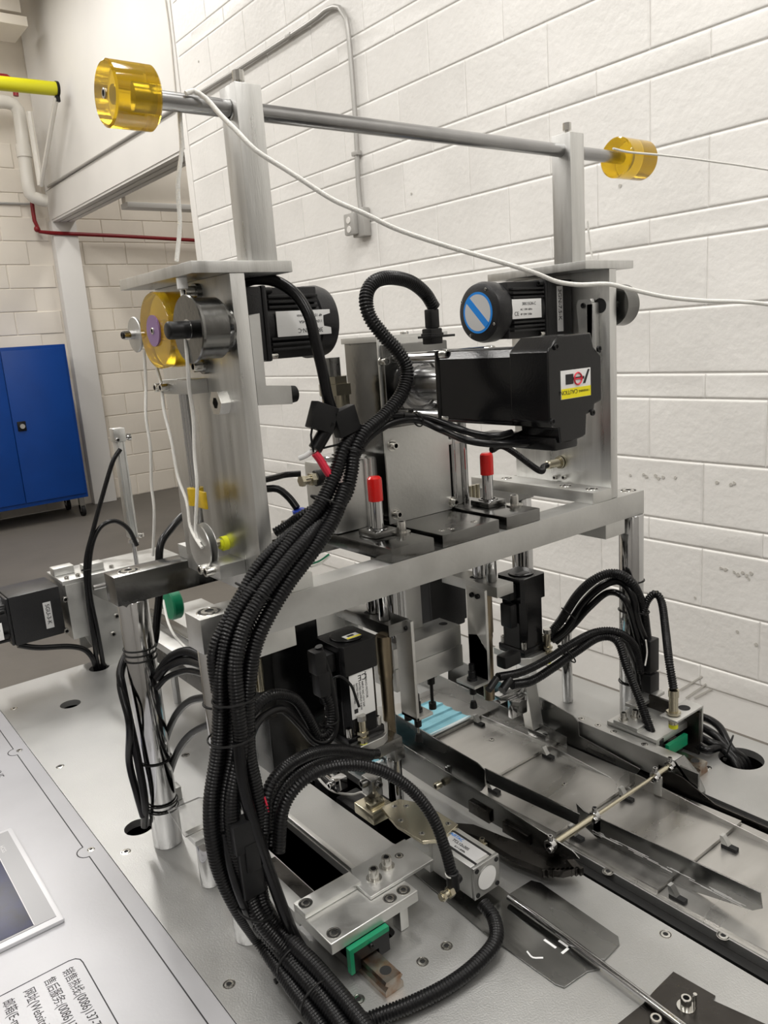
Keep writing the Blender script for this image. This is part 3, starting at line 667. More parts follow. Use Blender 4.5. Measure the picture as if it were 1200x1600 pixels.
# proximity sensor on the right tower
t = thing('proximity_sensor', 'nickel proximity sensor through the right tower plate on a short black hose', 'sensor', (660, 75, 470))
p = Vector((684,85.3,455)); 
b = B(); b.lathe((687.8, p.y, p.z), NX, [(0, 0), (11, 0), (11, 4), (7, 4), (7, 6), (10, 6), (10, 9), (7, 9), (7, 36), (5, 38), (0, 38)], 20); put('barrel', b, 'nickel', t)
q = Vector((507.6,70,501.8))
b = B(); b.corr([(650, p.y, p.z), (640, p.y-1, p.z-1), (600, 60, p.z+2), q+Vector((30, 0, 0)), q], 5.2, 10, 3.4); put('hose', b, 'hose', t)
for p_ in ((686,98.6,427.5), (686,79.6,429.3)): hsc((688, p_[1], p_[2]), NX, 4, 6, tr)

# ------------------------------------------------------------ carriage blocks and hanging suction brackets
def carriage(x, lab, xr):
    t = thing('press_block', lab, 'block', (x, 80, 284))
    b = B(); b.box(x-18, 37, 284, x+18, 160, 301, .8); put('block', b, 'steel' if x < 400 else 'alu', t)
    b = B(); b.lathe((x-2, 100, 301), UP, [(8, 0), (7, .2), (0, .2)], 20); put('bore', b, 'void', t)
    b = B(); b.cyl((x+4, 95, 301.2), (x+4, 95, 350), 11, n=24, bev=1); put('sleeve', b, 'chrome', t)
    return t
carriage(283, 'dark steel block under the left red-capped shaft', 0)
carriage(491, 'light steel block under the right red-capped shaft', 0)
def hanger(x, y, z0, lab, w=24, long_=30):
    t = thing('suction_bracket', lab, 'bracket', (x, y, z0))
    b = B(); b.box(x, y-w/2, z0, x+5, y+w/2, 300, .6); b.box(x-long_, y-w/2, z0, x, y+w/2, z0+5, .6); put('bent_plate', b, 'cast', t)
    for dy in (-6, 6): hsc((x, y+dy, 289), NX, 4, 4, t, m='blackp')
    c = (x-long_/2, y)
    b = B(); b.lathe((c[0], c[1], z0+5), UP, [(0, 0), (8, 0), (8, 4), (6, 5), (6, 14), (4.6, 15), (4.6, 26), (0, 26)], 20); put('spring_holder', b, 'blackp', t)
    b = B(); b.cyl((c[0], c[1], z0-18), (c[0], c[1], z0), 5.2, n=20); put('stem', b, 'blackp', t)
    b = B(); b.cyl((c[0], c[1], z0-30), (c[0], c[1], z0-18), 1.8, n=12); put('pin', b, 'chrome', t)
    b = B(); b.lathe((c[0], c[1], z0-30), (0, 0, -1), [(0, 0), (4, 0), (5.5, 6), (6, 11), (0, 11)], 20); put('suction_pad', b, 'rubber', t)
    return t
# left pair hangs beyond the plate, right pair in the open
t1 = hanger(296, 45, 152, 'left hanging aluminium bracket with a black suction pad tip', 34, -30)
t2 = hanger(452, 62, 152, 'right hanging aluminium bracket with a black suction pad tip', 40, 30)
t = thing('cross_carrier', 'wide pale aluminium block between the two hanging brackets', 'block', (380, 115, 170))
b = B(); b.box(312, 92, 205, 446, 140, 236, .8); put('upper_block', b, 'alu', t)
b = B(); b.box(312, 90, 170, 446, 142, 204.6, .8); put('lower_block', b, 'alu', t)
for x, r in ((338, 9), (352, 5)): b = B(); b.cyl((x, 118, 236), (x, 118, 403), r, n=24); put('guide_rod', b, 'chrome', t)
b = B(); b.box(372, 130, 236.3, 402, 136, 403); put('web_plate', b, 'alu', t)
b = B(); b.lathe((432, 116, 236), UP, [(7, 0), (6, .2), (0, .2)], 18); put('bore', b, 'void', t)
for x in (345, 395): 
    b = B(); b.cyl((x, 110, 150), (x, 110, 170), 6, n=14); b.cyl((x, 110, 118), (x, 110, 150), 2.6, n=10); b.cyl((x, 110, 108), (x, 110, 118), 6, n=14); put('suction_pad', b, 'rubber', t)

# brown ultrasonic horns
def horn(x, y, zb_, lab):
    t = thing('welding_horn', lab, 'rod', (x, y, zb_), 'brown welding horns')
    b = B(); b.lathe((x, y, zb_), UP, [(0, 0), (8.5, 0), (8.8, 100), (9.8, 106), (9.3, 110), (10.8, 113), (10.8, 283.8-zb_), (0, 283.8-zb_)], 28); put('horn_bar', b, 'bronze', t, smooth=50)
horn(266, 52, 116, 'left slim brown metal welding horn beside the labelled servo')
horn(478, 68, 109, 'right slim brown metal welding horn beside the right bracket')

# vertical servo motors
def vservo(x0_, y0_, z0_, w_, h_, lab):
    x1_, y1_, z1_ = x0_+w_, y0_+w_, z0_+h_
    t = thing('swivel_servo', lab, 'motor', ((x0_+x1_)/2, (y0_+y1_)/2, z0_), 'black vertical servos')
    def oc(i, ch): return [(x0_+i+ch, y0_+i), (x1_-i-ch, y0_+i), (x1_-i, y0_+i+ch), (x1_-i, y1_-i-ch), (x1_-i-ch, y1_-i), (x0_+i+ch, y1_-i), (x0_+i, y1_-i-ch), (x0_+i, y0_+i+ch)]
    b = B(); b.prism([(x, y, z0_+10) for x, y in oc(2, 9)], (0, 0, h_-50)); put('body', b, 'motor', t, smooth=20, bevel=1)
    b = B(); b.box(x0_, y0_, z0_, x1_, y1_, z0_+12, 2); put('flange', b, 'motor', t)
    b = B(); b.prism([(x, y, z1_-40.3) for x, y in oc(0, 5)], (0, 0, 40.3)); b.cyl(((x0_+x1_)/2, (y0_+y1_)/2, z1_), ((x0_+x1_)/2, (y0_+y1_)/2, z1_+2), w_*.36, n=36, bev=.8); put('encoder_cap', b, 'motor', t, smooth=20, bevel=1.2)
    for dx, dy in ((x0_+6, y0_+6), (x1_-6, y0_+6), (x0_+6, y1_-6)):
        b = B(); b.screw((dx, dy, z0_+12), UP, 4.5, 12); put('cap_screw', b, 'screw', t)
    b = B(); b.box(x0_-16, y0_+12, z1_-34, x0_, y0_+44, z1_-8, 4); b.box(x0_-18, y0_+10, z1_-80, x0_-3, y0_+34, z1_-40, 3); put('plug_housing', b, 'blackp', t)
    return t
sx0, sy0 = 178, 26
v1 = vservo(sx0, sy0, 160, 60, 138, 'left black vertical servo with a white data label')
b = B(); b.box(sx0+10, sy0+1.2, 196, sx0+48, sy0+1.9, 262, .2); lb = put('data_label', b, 'label', v1)
text('print', 'CE', 12, (sx0+38, sy0+1, 250), (-1, 0, 0), (0, 0, -1), 'ink', lb)
text('print', 'AC SERVO MOTOR', 4.4, (sx0+36, sy0+1, 256), (0, 0, -1), (1, 0, 0), 'ink', lb)
for i, s_ in enumerate(('INPUT 3AC 121V 2.6A', 'RATED OUTPUT 0.4kW', 'RATED FREQ. 250Hz', '3000r/min 1.3Nm')):
    text('print', s_, 4.2, (sx0+30-4.6*i, sy0+1, 244), (0, 0, -1), (1, 0, 0), 'ink', lb, sx=.9)
b = B(); b.box(sx0+14, sy0+.9, 203, sx0+20, sy0+1.3, 209); put('print', b, 'ink', lb)
b = B(); b.box(sx0+22, sy0+14, 300.1, sx0+44, sy0+28, 300.6, .2); lb = put('caution_sticker', b, 'label', v1)
b = B(); b.box(sx0+22.3, sy0+14.2, 300.5, sx0+43.7, sy0+18, 300.9); put('yellow_band', b, 'yink', lb)
b = B(); b.box(sx0+27, sy0+20, 300.5, sx0+37, sy0+25, 300.9); put('pictogram', b, 'ink', lb)
v2 = vservo(560, 66, 152, 58, 132, 'right black vertical servo behind the right hanging bracket')
b = B(); b.box(574, 82, 286.1, 596, 94, 286.6, .2); tag(put('grey_sticker', b, 'gearm', v2), 'dark grey sticker')
# more dark machinery behind the left servo, and side coil body
t = thing('rear_actuator', 'large black actuator body in the shadow behind the left servo', 'motor', (150, 120, 170))
b = B(); b.box(110, 110, 110, 200, 200, 330, 4); put('body', b, 'motor', t)
b = B(); b.box(96, 100, 200, 121, 150, 300, 5); put('side_box', b, 'blackp', t)
b = B(); b.lathe((160, 158, 330), UP, [(30, 0), (32, 1), (32, 4), (0, 4)], 30); put('cap', b, 'motor', t)
t = thing('rear_actuator', 'dark grey actuator between the carrier block and the right servo', 'motor', (480, 200, 170))
b = B(); b.box(462, 180, 190, 540, 260, 330, 4); put('body', b, 'gearm', t)
b = B(); b.box(462, 176, 200, 540, 179.8, 300, 1); put('cover', b, 'gearm', t)
for x in (130, 142, 154): b = B(); b.cyl((x-60, 90, 250), (x-60, 90, 364), 5.5, n=16); tag(put('spring_rod', b, 'nickel'), ('outer', 'middle', 'inner')[(x-130)//12]+' slim brownish rod hanging under the front bar behind the cables', 'rod', 'slim rods under the bar')
# rear rods under the clamp plates
t = thing('rear_column', 'ribbed column between bar and plates behind the cable bundle', 'column', (215, 180, 300))
for k in range(4): b = B(); b.cyl((214+k*8, 196, 300), (214+k*8, 196, 403), 3.6, n=14); put('rod', b, 'nickel', t)
b = B(); b.box(208, 186, 295, 244, 206, 300.2); put('foot', b, 'steel', t)
t = thing('rear_column', 'ribbed column behind the right clamp plate', 'column', (585, 180, 300))
for k in range(4): b = B(); b.cyl((575+k*9, 200, 300), (575+k*9, 200, 420), 4, n=14); put('rod', b, 'nickel', t)
b = B(); b.box(570, 190, 295, 608, 210, 300.2); put('foot', b, 'steel', t)
# servo mounting plates
def mount(x0_, y0_, z_, lab, studs):
    t = thing('servo_mount', lab, 'bracket', (x0_+35, y0_+35, z_-12))
    b = B(); b.prism([(x0_-6, y0_+4, z_-12), (x0_+8, y0_-8, z_-12), (x0_+50, y0_-8, z_-12), (x0_+62, y0_-2, z_-12), (x0_+88, y0_+30, z_-12), (x0_+110, y0_+52, z_-12), (x0_+100, y0_+70, z_-12), (x0_, y0_+70, z_-12)], (0, 0, 11.6)); put('plate', b, 'cast', t, bevel=.6)
    for x, y in studs:
        b = B(); b.cyl((x, y, 0), (x, y, z_-12.1), 9.5, n=28, bev=.8); put('column', b, 'chrome', t, smooth=50)
        b = B(); b.cyl((x, y, z_-12), (x, y, z_+3), 8.5, n=24, bev=.8); b.screw((x, y, z_+3), UP, 5.5, 6); put('column_top', b, 'screw', t)
    return t
mount(560, 66, 152, 'bright machined mount plate under the right servo on a chrome column', [(726, 116)])
b = B(); b.prism([(650, 96, 140.2), (720, 98, 140.2), (738, 108, 140.2), (738, 126, 140.2), (720, 134, 140.2), (660, 134, 140.2)], (0, 0, 11)); tag(put('mount_arm', b, 'cast', bevel=.5), 'bright plate arm reaching from the right servo mount to the chrome column', 'plate')
mount(178, 26, 160, 'bright machined mount plate under the left servo', [(292, 87)])
def prox(p, lab, lime=True, L=44, base=None):
    t = thing('proximity_sensor', lab, 'sensor', p)
    p = Vector(p)
    b = B(); b.lathe(p, UP, [(0, 0), (5, 0), (5, L), (4, L+2), (0, L+2)], 18); b.hexnut(p+Vector((0, 0, L*.45)), UP, 8.5, 4); b.hexnut(p+Vector((0, 0, L*.45-8)), UP, 8.5, 4); put('barrel', b, 'nickel', t)
    b = B(); b.cyl(p-Vector((0, 0, 7)), p, 5, n=18, bev=.6); tag(put('yellow_face', b, 'lime', t), 'yellow sensing face')
    b = B(); b.hexnut(p+Vector((0, 0, L+2)), UP, 6.5, 7); put('cap_nut', b, 'screw', t)
    return t
p1 = (200,24,160.6); prox((p1[0], 24, p1[2]), 'yellow-tipped proximity sensor on the left servo mount', L=30)
p2 = (609.4,60,136); prox((p2[0], 60, p2[2]), 'yellow-tipped proximity sensor on the right servo mount')
# under-mount linkages
t = thing('link_arm', 'polished clevis linkage below the right servo mount', 'arm', (560, 60, 60))
b = B(); b.box(500, 66, 92, 560, 84, 104, 1); b.box(520, 60, 60, 556, 70, 92, 2); put('clevis', b, 'chrome', t)
b = B(); b.prism([(556, 62, 110), (580, 62, 110), (596, 62, 20), (570, 62, 20)], (0, 18, 0)); put('link', b, 'cast', t)
b = B(); b.box(575, 40, 2, 620, 78, 18, 1); put('foot', b, 'chrome', t)
t = thing('link_arm', 'small polished linkage below the left servo mount', 'arm', (240, 30, 100))
b = B(); b.box(216, 20, 130, 262, 60, 147, 2); b.box(250, 24, 110, 268, 50, 130, 2); put('clevis', b, 'darksteel', t)
b = B(); b.cyl((262, 36, 40), (262, 36, 110), 6, n=16); put('pin', b, 'chrome', t)

# ------------------------------------------------------------ transport deck, guides, masks
t = thing('deck_tray', 'bright stepped tray run that carries the masks between the two belts', 'tray', (495, 0, .2))
for i, y1_ in enumerate((335, 180, 25, -130, -285, -440, -595)):
    b = B(); y0_ = y1_-154.5
    b.prism([(394, y0_, .3), (598, y0_, .3), (598, y1_, .3), (394, y1_, .3)], (0, 0, 1.2))
    b.prism([(398, y1_-1, 1.6), (398, y0_, 1.6), (398, y0_, 7.4), (398, y1_-1, 2.2)], (196, 0, 0)); put('tray_plate', b, 'deck', t)
for k, (x, y) in enumerate(((545, 172), (545, 17), (534, -138), (534, -293), (414, 172), (414, 10), (412, -145), (404, -300))):
    tb_ = thing('pusher', ('small dark pusher tab in the tray, %s' % ('far right, beside the mask', 'right, second from the mask', 'right, third from the mask under the cross rod', 'nearest on the right', 'far left, behind the left guide', 'left, behind the rounded guide end', 'left, under the cross rod', 'nearest on the left')[k]), 'pusher', (x, y, 4), 'pusher tabs')
    b = B(); b.box(x-4, y-18, 1.8, x+4, y+2, 7.7); put('slot_insert', b, 'void', tb_)
    b = B(); b.prism([(x-4, y+2, 7.8), (x-4, y-8, 7.8), (x-4, y, 19), (x-4, y+4, 19)], (8, 0, 0)); put('tab', b, 'alu', tb_)
for k, (x, y) in enumerate(((520, 110), (500, -60), (470, -240))):
    b = B(); b.csk((x, y, 5.2), UP, 3.6); put('tray_screw', b, 'screw', t)

# masks
def mask_sheet(name, x0_, x1_, y0_, y1_, z_, lab, pleat=True, z2=None):
    t = thing(name, lab, 'mask', ((x0_+x1_)/2, (y0_+y1_)/2, z_))
    n = 40; b = B(); bm = b.bm; z2 = z_ if z2 is None else z2
    g = []
    for i in range(n+1):
        v = i/n; y = y0_+(y1_-y0_)*v; fold = (3.2*max(0, 1-((v*4) % 1)*2) if pleat else 0)
        g.append([bm.verts.new((x0_+(x1_-x0_)*j/8, y, z_+(z2-z_)*j/8+fold+.5*sin(j*1.7+v*9))) for j in range(9)])
    for i in range(n):
        for j in range(8): bm.faces.new((g[i][j], g[i][j+1], g[i+1][j+1], g[i+1][j]))
    bmesh.ops.solidify(bm, geom=bm.faces[:], thickness=.7); put('pleated_sheet', b, 'mask', t)
    b = B(); b.box(x0_-1, y0_-1, z_+.2, x1_+1, y0_+5, z_+2.8); put('edge_binding', b, 'maskw', t)
    return t
mask_sheet('face_mask', 352, 545, 185, 284, 9, 'light blue pleated face mask lying across the tray under the suction tips')
mask_sheet('face_mask', 300, 341, 178, 250, 10, 'small exposed corner of light blue mask left of the dark guide')

# upright guide blades running along y
def blade(name, lab, x, pts, m='darksteel', th=1.8, extra=None):
    t = thing(name, lab, 'guide', (x, sum(p[1] for p in pts)/len(pts), min(p[2] for p in pts)))
    b = B(); b.prism([(x, p[1], p[2]) for p in pts], (th, 0, 0)); put('blade', b, m, t, bevel=.25)
    return t
g1 = blade('guide_rail', 'long dark steel side guide left of the tray ending at the cross rod', 345, [(345,217.5,62.3), (345,-27.2,51.7), (345,-200.4,42.2), (345,-210,36.5), (345,-166,10.2), (345,-86.2,14.1), (345,42.6,12.2), (345,222.8,19.8)])
for p in ((345,112.1,55.7), (345,-148.6,28.2)):
    pass
b = B(); b.box(340, -60, 14, 345, -20, 32, .5); put('splice_plate', b, 'blued', g1); b = B(); b.box(340, -130, 14, 345, -85, 30, .5); put('splice_plate', b, 'blued', g1)
p = (342,40.7,30.2); hsc((342, p[1], p[2]), NX, 5.5, 10, g1, m='nickel')
p = (345,-142.4,63.4)
g2 = blade('guide_rail', 'dark steel inner guide with a rounded end just right of the left guide', 372, [(372,206.6,84.8), (372,67,75.5), (372,-7.7,72.1), (372,-22.8,67.3), (372,-22.6,41.8), (372,-14.1,29.8), (372,2.2,20.4), (372,56.9,24), (372,212.2,36.6)])
b = B(); b.box(368, 52, 12, 372, 60, 40, 1); put('notch_bar', b, 'chrome', g2)
g3 = blade('guide_strip', 'low dark strip lying lengthwise along the left side of the tray', 410, [(410,16.4,37.8), (410,-159.1,43.8), (410,-156.6,25.3), (410,17.9,13.7)], 'darksteel')
g4 = blade('tapering_guide', 'long tapering dark steel blade with a scratched lower edge pointing toward the viewer', 430, [(430,-138,41), (430,-151.8,34.8), (430,-291.8,42.7), (430,-392.2,47.1), (430,-395,28.2), (430,-384.3,19.3), (430,-292.3,-1.5), (430,-199.5,-5.9), (430,-142.8,14.9)], 'darksteel', 1.6)
b = B(); rs = random.Random(5); q0 = Vector((430,-164,9.7)); q1 = Vector((430,-364.9,17))
for k in range(26):
    u = rs.uniform(0, .9); c = q0.lerp(q1, u)+Vector((0, 0, rs.uniform(-1, 5))); e = c+(q1-q0).normalized()*rs.uniform(8, 45); b.prism([(429.7, c.y, c.z), (429.7, e.y, e.z), (429.7, e.y, e.z+.35), (429.7, c.y, c.z+.35)], (.3, 0, 0))
tag(put('scratches', b, 'label', g4), kind='stuff')
g5 = blade('guide_strip', 'low bright aluminium strip along the right side of the tray', 560, [(560,173.9,11.5), (560,23.5,15.3), (560,-133.7,4), (560,-133.6,-17.1), (560,24.3,-8), (560,175.3,-11.3)], 'alu')
g6 = blade('pointed_guide', 'bright steel blade with a pointed corner and scratches right of the tray', 572, [(572,-123.2,21.7), (572,-139.7,22.4), (572,-242.9,14.9), (572,-355.9,9.1), (572,-358.4,-54.7), (572,-243.9,-39.4), (572,-163.4,-33), (572,-125.2,-26.4)], 'deck', 1.6)
g7 = blade('guide_rail', 'inner dark guide right of the mask with a bright top edge', 585, [(585,480.1,49.8), (585,285.5,36.4), (585,34.8,26.5), (585,4.4,24.2), (585,5,1.1), (585,35.7,0.6), (585,288.7,-4.1), (585,485.5,2.4)])
g8 = blade('side_plate', 'tall dark steel side plate right of the tray with rounded top corner', 603, [(603,301.7,78), (603,120.1,58.4), (603,72.2,64.8), (603,5.1,55.7), (603,-5.1,48.1), (603,-7.1,23.8), (603,-120.8,11.7), (603,-103.7,-17.3), (603,-68.4,-32.7), (603,26.9,-24.4), (603,122.6,1.5), (603,306.5,15.7)], 'darksteel', 2)
b = B(); b.box(601, 92, 22, 603, 99, 52, .5); b.box(598, 90, 14, 603, 101, 24, .5); put('notch_bar', b, 'chrome', g8)
t = thing('guide_bar', 'pale machined bar with countersunk screws along the right guide', 'bar', (618, -90, 8))
b = B(); b.box(609, -175, 8, 630, 8, 46, .6); put('bar', b, 'alu', t)
b = B(); b.prism([(609, -176, 46), (632, -176, 46), (632, -196, 30), (626, -214, 8), (609, -214, 8)], (0, 0, -6)); b.box(609, -212, 4, 613, -176, 40); put('bent_end', b, 'darksteel', t)
for y in (0, -32, -62, -118): b = B(); b.csk((619, y, 46), UP, 4.2); put('countersunk_screw', b, 'screw', t)
g9 = blade('belt_guard', 'long black guard running beside the right belt to the frame edge', 606, [(606, -150, 30), (606, -190, 26), (606, -240, 6), (606, -560, 6), (606, -560, 0.3), (606, -150, 0.3)], 'blued', 2)
# cross rod
t = thing('cross_rod', 'slim nickel cross rod with clamp collars bridging the tray', 'rod', (475, -171, 34))
b = B(); b.cyl((334, -171, 38), (425, -171, 38), 4.6, n=20); b.cyl((425, -171, 38), (560, -171, 38), 2.6, n=16); b.cyl((560, -171, 38), (622, -171, 38), 4.6, n=20); put('rod', b, 'nickel', t)
for x, r in ((338, 8.5), (427, 7.5), (566, 7), (603, 8)):
    b = B(); b.cyl((x-4, -171, 38), (x+4, -171, 38), r, n=24, bev=.6); b.screw((x, -171, 38+r), UP, 3.4, 6); b.screw((x-4, -176, 38), NX, 4, 5); put('collar', b, 'chrome', t)
for x in (431, 571): b = B(); b.box(x-1, -178, 6, x+3, -166, 36, .5); put('hanger', b, 'alu', t)
# belt lever
t = thing('serrated_lever', 'black curved lever with a toothed tip beside the left guide', 'lever', (330, -100, 12))
b = B(); P_ = [(295.4,-32.1,24), (314.2,-56.5,24), (324.7,-105.7,24), (340.4,-157.7,24), (354.6,-192.3,24), (347.4,-210.8,24), (325.2,-201.1,24), (312,-181.9,24), (301.9,-138.2,24), (301.7,-87.2,24), (288.6,-39.5,24)]
b.prism(P_, (0, 0, -9)); put('lever_body', b, 'blued', t)
a = Vector(P_[5]); c = Vector(P_[7])
for k in range(9):
    q = a.lerp(c, k/8.); b = B(); b.box(q.x-3.4, q.y-2.2, 14, q.x+2, q.y+.6, 24); put('tooth', b, 'blued', t)
b = B(); q = Vector((291,-92.3,30)); b.box(q.x-8, q.y-6, 10, q.x+8, q.y+6, 24, 1); b.screw((q.x, q.y-6, 20), NY, 4, 8); b.screw((q.x+4, q.y, 24), UP, 4, 6); tag(put('pivot', b, 'nickel', t), 'nickel pivot clamp')

# base plates screwed on at the bottom right
t = thing('base_plate', 'blue-grey polished steel plate below the small cylinder, half lit', 'plate', (275, -240, .3))
b = B(); b.prism([(*p[:2], .4) for p in ((267,-163.9,0), (305.9,-165.7,0), (310.9,-177,0), (305.4,-294.7,0), (296.9,-302.4,0), (267.1,-304.9,0), (261,-296.8,0))], (0, 0, 2.2)); put('plate', b, 'darksteel', t, bevel=.3)
t = thing('base_plate', 'dark sheet steel plate left of the long chrome rod', 'plate', (220, -210, .3))
b = B(); b.prism([(*p[:2], .4) for p in ((209.3,-43.3,0), (261.2,-48.2,0), (272.3,-120.5,0), (258.5,-294.5,0), (253.4,-309.2,0), (240.7,-302.2,0), (206.2,-299.2,0), (202.6,-290.3,0), (201,-210.6,0), (200.3,-191.2,0))], (0, 0, 1.6)); put('plate', b, 'darksteel', t, bevel=.3)
wp = (242.3,-257.4,2.1)
b = B(); b.box(wp[0]-2, wp[1]-1, 2, wp[0]+1, wp[1]+16, 2.3); b.box(wp[0]-2, wp[1]-12, 2, wp[0]+12, wp[1]-9, 2.3); b.box(wp[0]+9, wp[1]-12, 2, wp[0]+12, wp[1]+4, 2.3); put('paint_mark', b, 'wink', t)
b = B(); q = (218.3,-250.4,2.1); b.tube([(q[0]-4, q[1]+10, 2.3), (q[0]-6, q[1], 2.3), (q[0]+2, q[1]-8, 2.3)], 1, 6, 3); put('paint_mark', b, 'wink', t)
t = thing('long_rod', 'thin chrome rod running lengthwise between the two dark base plates', 'rod', (257, -290, 4))
b = B(); b.tube([(257.4,-173.3,9), (255.8,-257.3,9), (252.1,-328.1,9), (245.9,-432.8,9)], 4, 16, 20); put('rod', b, 'chrome', t)
t = thing('base_plate', 'dark steel plate with an upright screw at the bottom right corner', 'plate', (280, -400, .3))
b = B(); b.prism([(*p[:2], .4) for p in ((304.9,-363.8,0), (308.2,-409.3,0), (301,-409.2,0), (315.3,-471.8,0), (243.3,-465.8,0), (203.4,-363.2,0), (247.1,-366.2,0), (268.7,-364.5,0))], (0, 0, 3)); put('plate', b, 'blued', t, bevel=.3)
q = (273.5,-397.6,3)
b = B(); b.lathe((q[0], q[1], 3.4), UP, [(0, 0), (9, 0), (9, 2), (0, 2)], 20); b.screw((q[0], q[1], 5.4), UP, 5.5, 10); b.cyl((q[0]+6, q[1]-6, 4), (q[0]+6, q[1]-6, 20), 2, n=10); put('cap_screw', b, 'screw', t)
q = (236.7,-387.6,3); b = B(); b.screw((q[0], q[1], 3.4), UP, 6, 6); put('cap_screw', b, 'screw', t)
b = B(); q = (262.1,-47.5,4); b.box(q[0]-18, q[1]-8, 2.2, q[0]+22, q[1]+10, 8, 1); tag(put('small_bracket', b, 'blued'), 'small dark bracket block beside the small cylinder', 'bracket')

# ------------------------------------------------------------ left slide: rail, green-ended carriage, clamp plate
def linear(x0_, y0_, lab, green=True, L=150, m='rust'):
    t = thing('slide_rail', lab, 'rail', (x0_+12, y0_+L/2, 0))
    b = B(); b.prism([(x0_, y0_, .2), (x0_+24, y0_, .2), (x0_+24, y0_, 7), (x0_+20, y0_, 11), (x0_+24, y0_, 15), (x0_+22, y0_, 18), (x0_+2, y0_, 18), (x0_, y0_, 15), (x0_+4, y0_, 11), (x0_, y0_, 7)], (0, L, 0)); put('rail', b, m, t)
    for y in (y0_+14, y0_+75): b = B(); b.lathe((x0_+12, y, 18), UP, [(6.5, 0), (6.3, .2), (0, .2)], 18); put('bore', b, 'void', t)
    return t
linear(60, -182, 'short steel slide rail with a rusty end under the green carriage')
t = thing('slide_carriage', 'black slide carriage with a bright green end seal under the clamp plate', 'carriage', (72, -100, 12))
b = B(); b.box(48, -134, 10, 62, -46, 40, 1); b.box(82, -134, 10, 98, -46, 40, 1); b.box(48, -134, 22, 98, -46, 40, 1); put('body', b, 'blued', t)
b = B(); b.prism([(46, -141, 9), (51, -141, 9), (51, -141, 34), (100, -141, 34), (100, -141, 40), (46, -141, 40)], (0, 6.8, 0)); put('end_seal', b, 'green', t)
b = B(); b.prism([(51.2, -140, 9), (60, -140, 9), (60, -140, 20), (85, -140, 20), (85, -140, 9), (100, -140, 9), (100, -140, 33.8), (51.2, -140, 33.8)], (0, 5.8, 0)); put('seal_face', b, 'blackp', t)
b = B(); b.screw((74, -141, 31), NY, 3, 3); put('seal_screw', b, 'blackp', t)
t = thing('clamp_plate', 'thick bright aluminium clamp plate with recessed bolts at the lower centre', 'plate', (90, -90, 40.5))
b = B(); b.prism([(28, -134, 40.5), (150, -134, 40.5), (150, -88, 40.5), (92, -60, 40.5), (28, -60, 40.5)], (0, 0, 14)); put('lower_plate', b, 'cast', t, bevel=1)
b = B(); b.box(28, -84, 54.8, 106, -60, 62, .8); put('raised_step', b, 'cast', t)
b = B(); b.prism([(100, -110, 55), (196, -110, 55), (196, -55, 55), (112, -55, 55), (100, -80, 55)], (0, 0, 4)); put('arm_plate', b, 'alu', t, bevel=.5)
b = B(); b.box(132, -120, .5, 144, -104, 40.4, .8); put('leg_post', b, 'cast', t)
for x, y in ((40, -122), (118, -122), (138, -122)):
    b = B(); b.lathe((x, y, 54.5), UP, [(8.4, 0), (8.2, .4), (7.3, .4), (7.1, .12), (5.4, .12), (5.1, .9), (2.9, 1), (2.7, .2), (0, .2)], 20, dk=(3, 6, 7)); put('recessed_bolt', b, 'screw', t)
b = B(); b.lathe((38, -70, 62), UP, [(8.4, 0), (8.2, .4), (7.3, .4), (7.1, .12), (5.4, .12), (5.1, .9), (2.9, 1), (2.7, .2), (0, .2)], 20, dk=(3, 6, 7)); put('recessed_bolt', b, 'screw', t)
for x, y in ((122, -88), (146, -82)):
    b = B(); b.cyl((x, y, 59), (x, y, 61), 9.5, n=24); b.screw((x, y, 61), UP, 6.2, 12); put('cap_screw', b, 'screw', t)
b = B(); b.csk((170, -76, 59), UP, 4.4); put('set_screw', b, 'screw', t)
# bars behind the clamp plate (bright square bar and dark guard going back)
t = thing('square_bar', 'bright bar running back from the clamp plate toward the post', 'bar', (45, 10, 10))
b = B(); b.box(34, -58, 26, 52, 120, 40, .8); put('bar', b, 'alu', t)
b = B(); b.box(56, -52, 1, 90, 96, 8, .6); put('side_strip', b, 'blued', t)
for y in (-30, -10): b = B(); b.screw((72, y, 8), UP, 4, 5); put('cap_screw', b, 'screw', t)
t = thing('angle_strip', 'long bright-edged strip between the two black openings', 'strip', (152, 130, .3))
b = B(); b.box(151, -22, .3, 158, 300, 7, .6); put('strip', b, 'cast', t)

# small clamp cylinder
t = thing('compact_cylinder', 'small square aluminium air cylinder with a printed label and round bore', 'cylinder', (244, -110, 8))
b = B(); b.box(219, -150, 14, 262, -80, 57, 1.2); cyb = put('barrel', b, 'cast', t)
b = B(); b.box(219, -155, 14, 262, -150.2, 57, 1); b.lathe((240.5, -155, 35.5), NY, [(16.5, .2), (16.5, .7), (15.2, .7), (15.2, .2)], 36); put('end_frame', b, 'alu', t)
b = B(); b.lathe((240.5, -155, 35.5), NY, [(15, 0), (15, .4), (0, .4)], 36); put('bore_disc', b, 'label', t)
for x, z_ in ((224, 19), (257, 19), (224, 52), (257, 52)): b = B(); b.cyl((x, -155, z_), (x, -156, z_), 3, n=14); put('corner_bolt', b, 'void', t)
for x in (228, 253): b = B(); b.box(x-1.6, -150, 56.6, x+1.6, -80, 57.4); put('groove', b, 'void', t)
b = B(); b.box(229.8, -146, 57, 251, -84, 57.6, .2); lb = put('label_plate', b, 'labelg', t)
text('print', 'AIRTAC', 7, (247, -86, 58), (0, -1, 0), (1, 0, 0), 'bink', lb, sx=.9)
text('print', 'TCL12x20S', 6, (240, -97, 58), (0, -1, 0), (1, 0, 0), 'ink', lb)
text('print', '0.1-1.0MPa', 4, (233, -108, 58), (0, -1, 0), (1, 0, 0), 'ink', lb)
b = B(); b.box(214, -80, 14, 262, -46, 57, 1); put('clamp_block', b, 'cast', t)
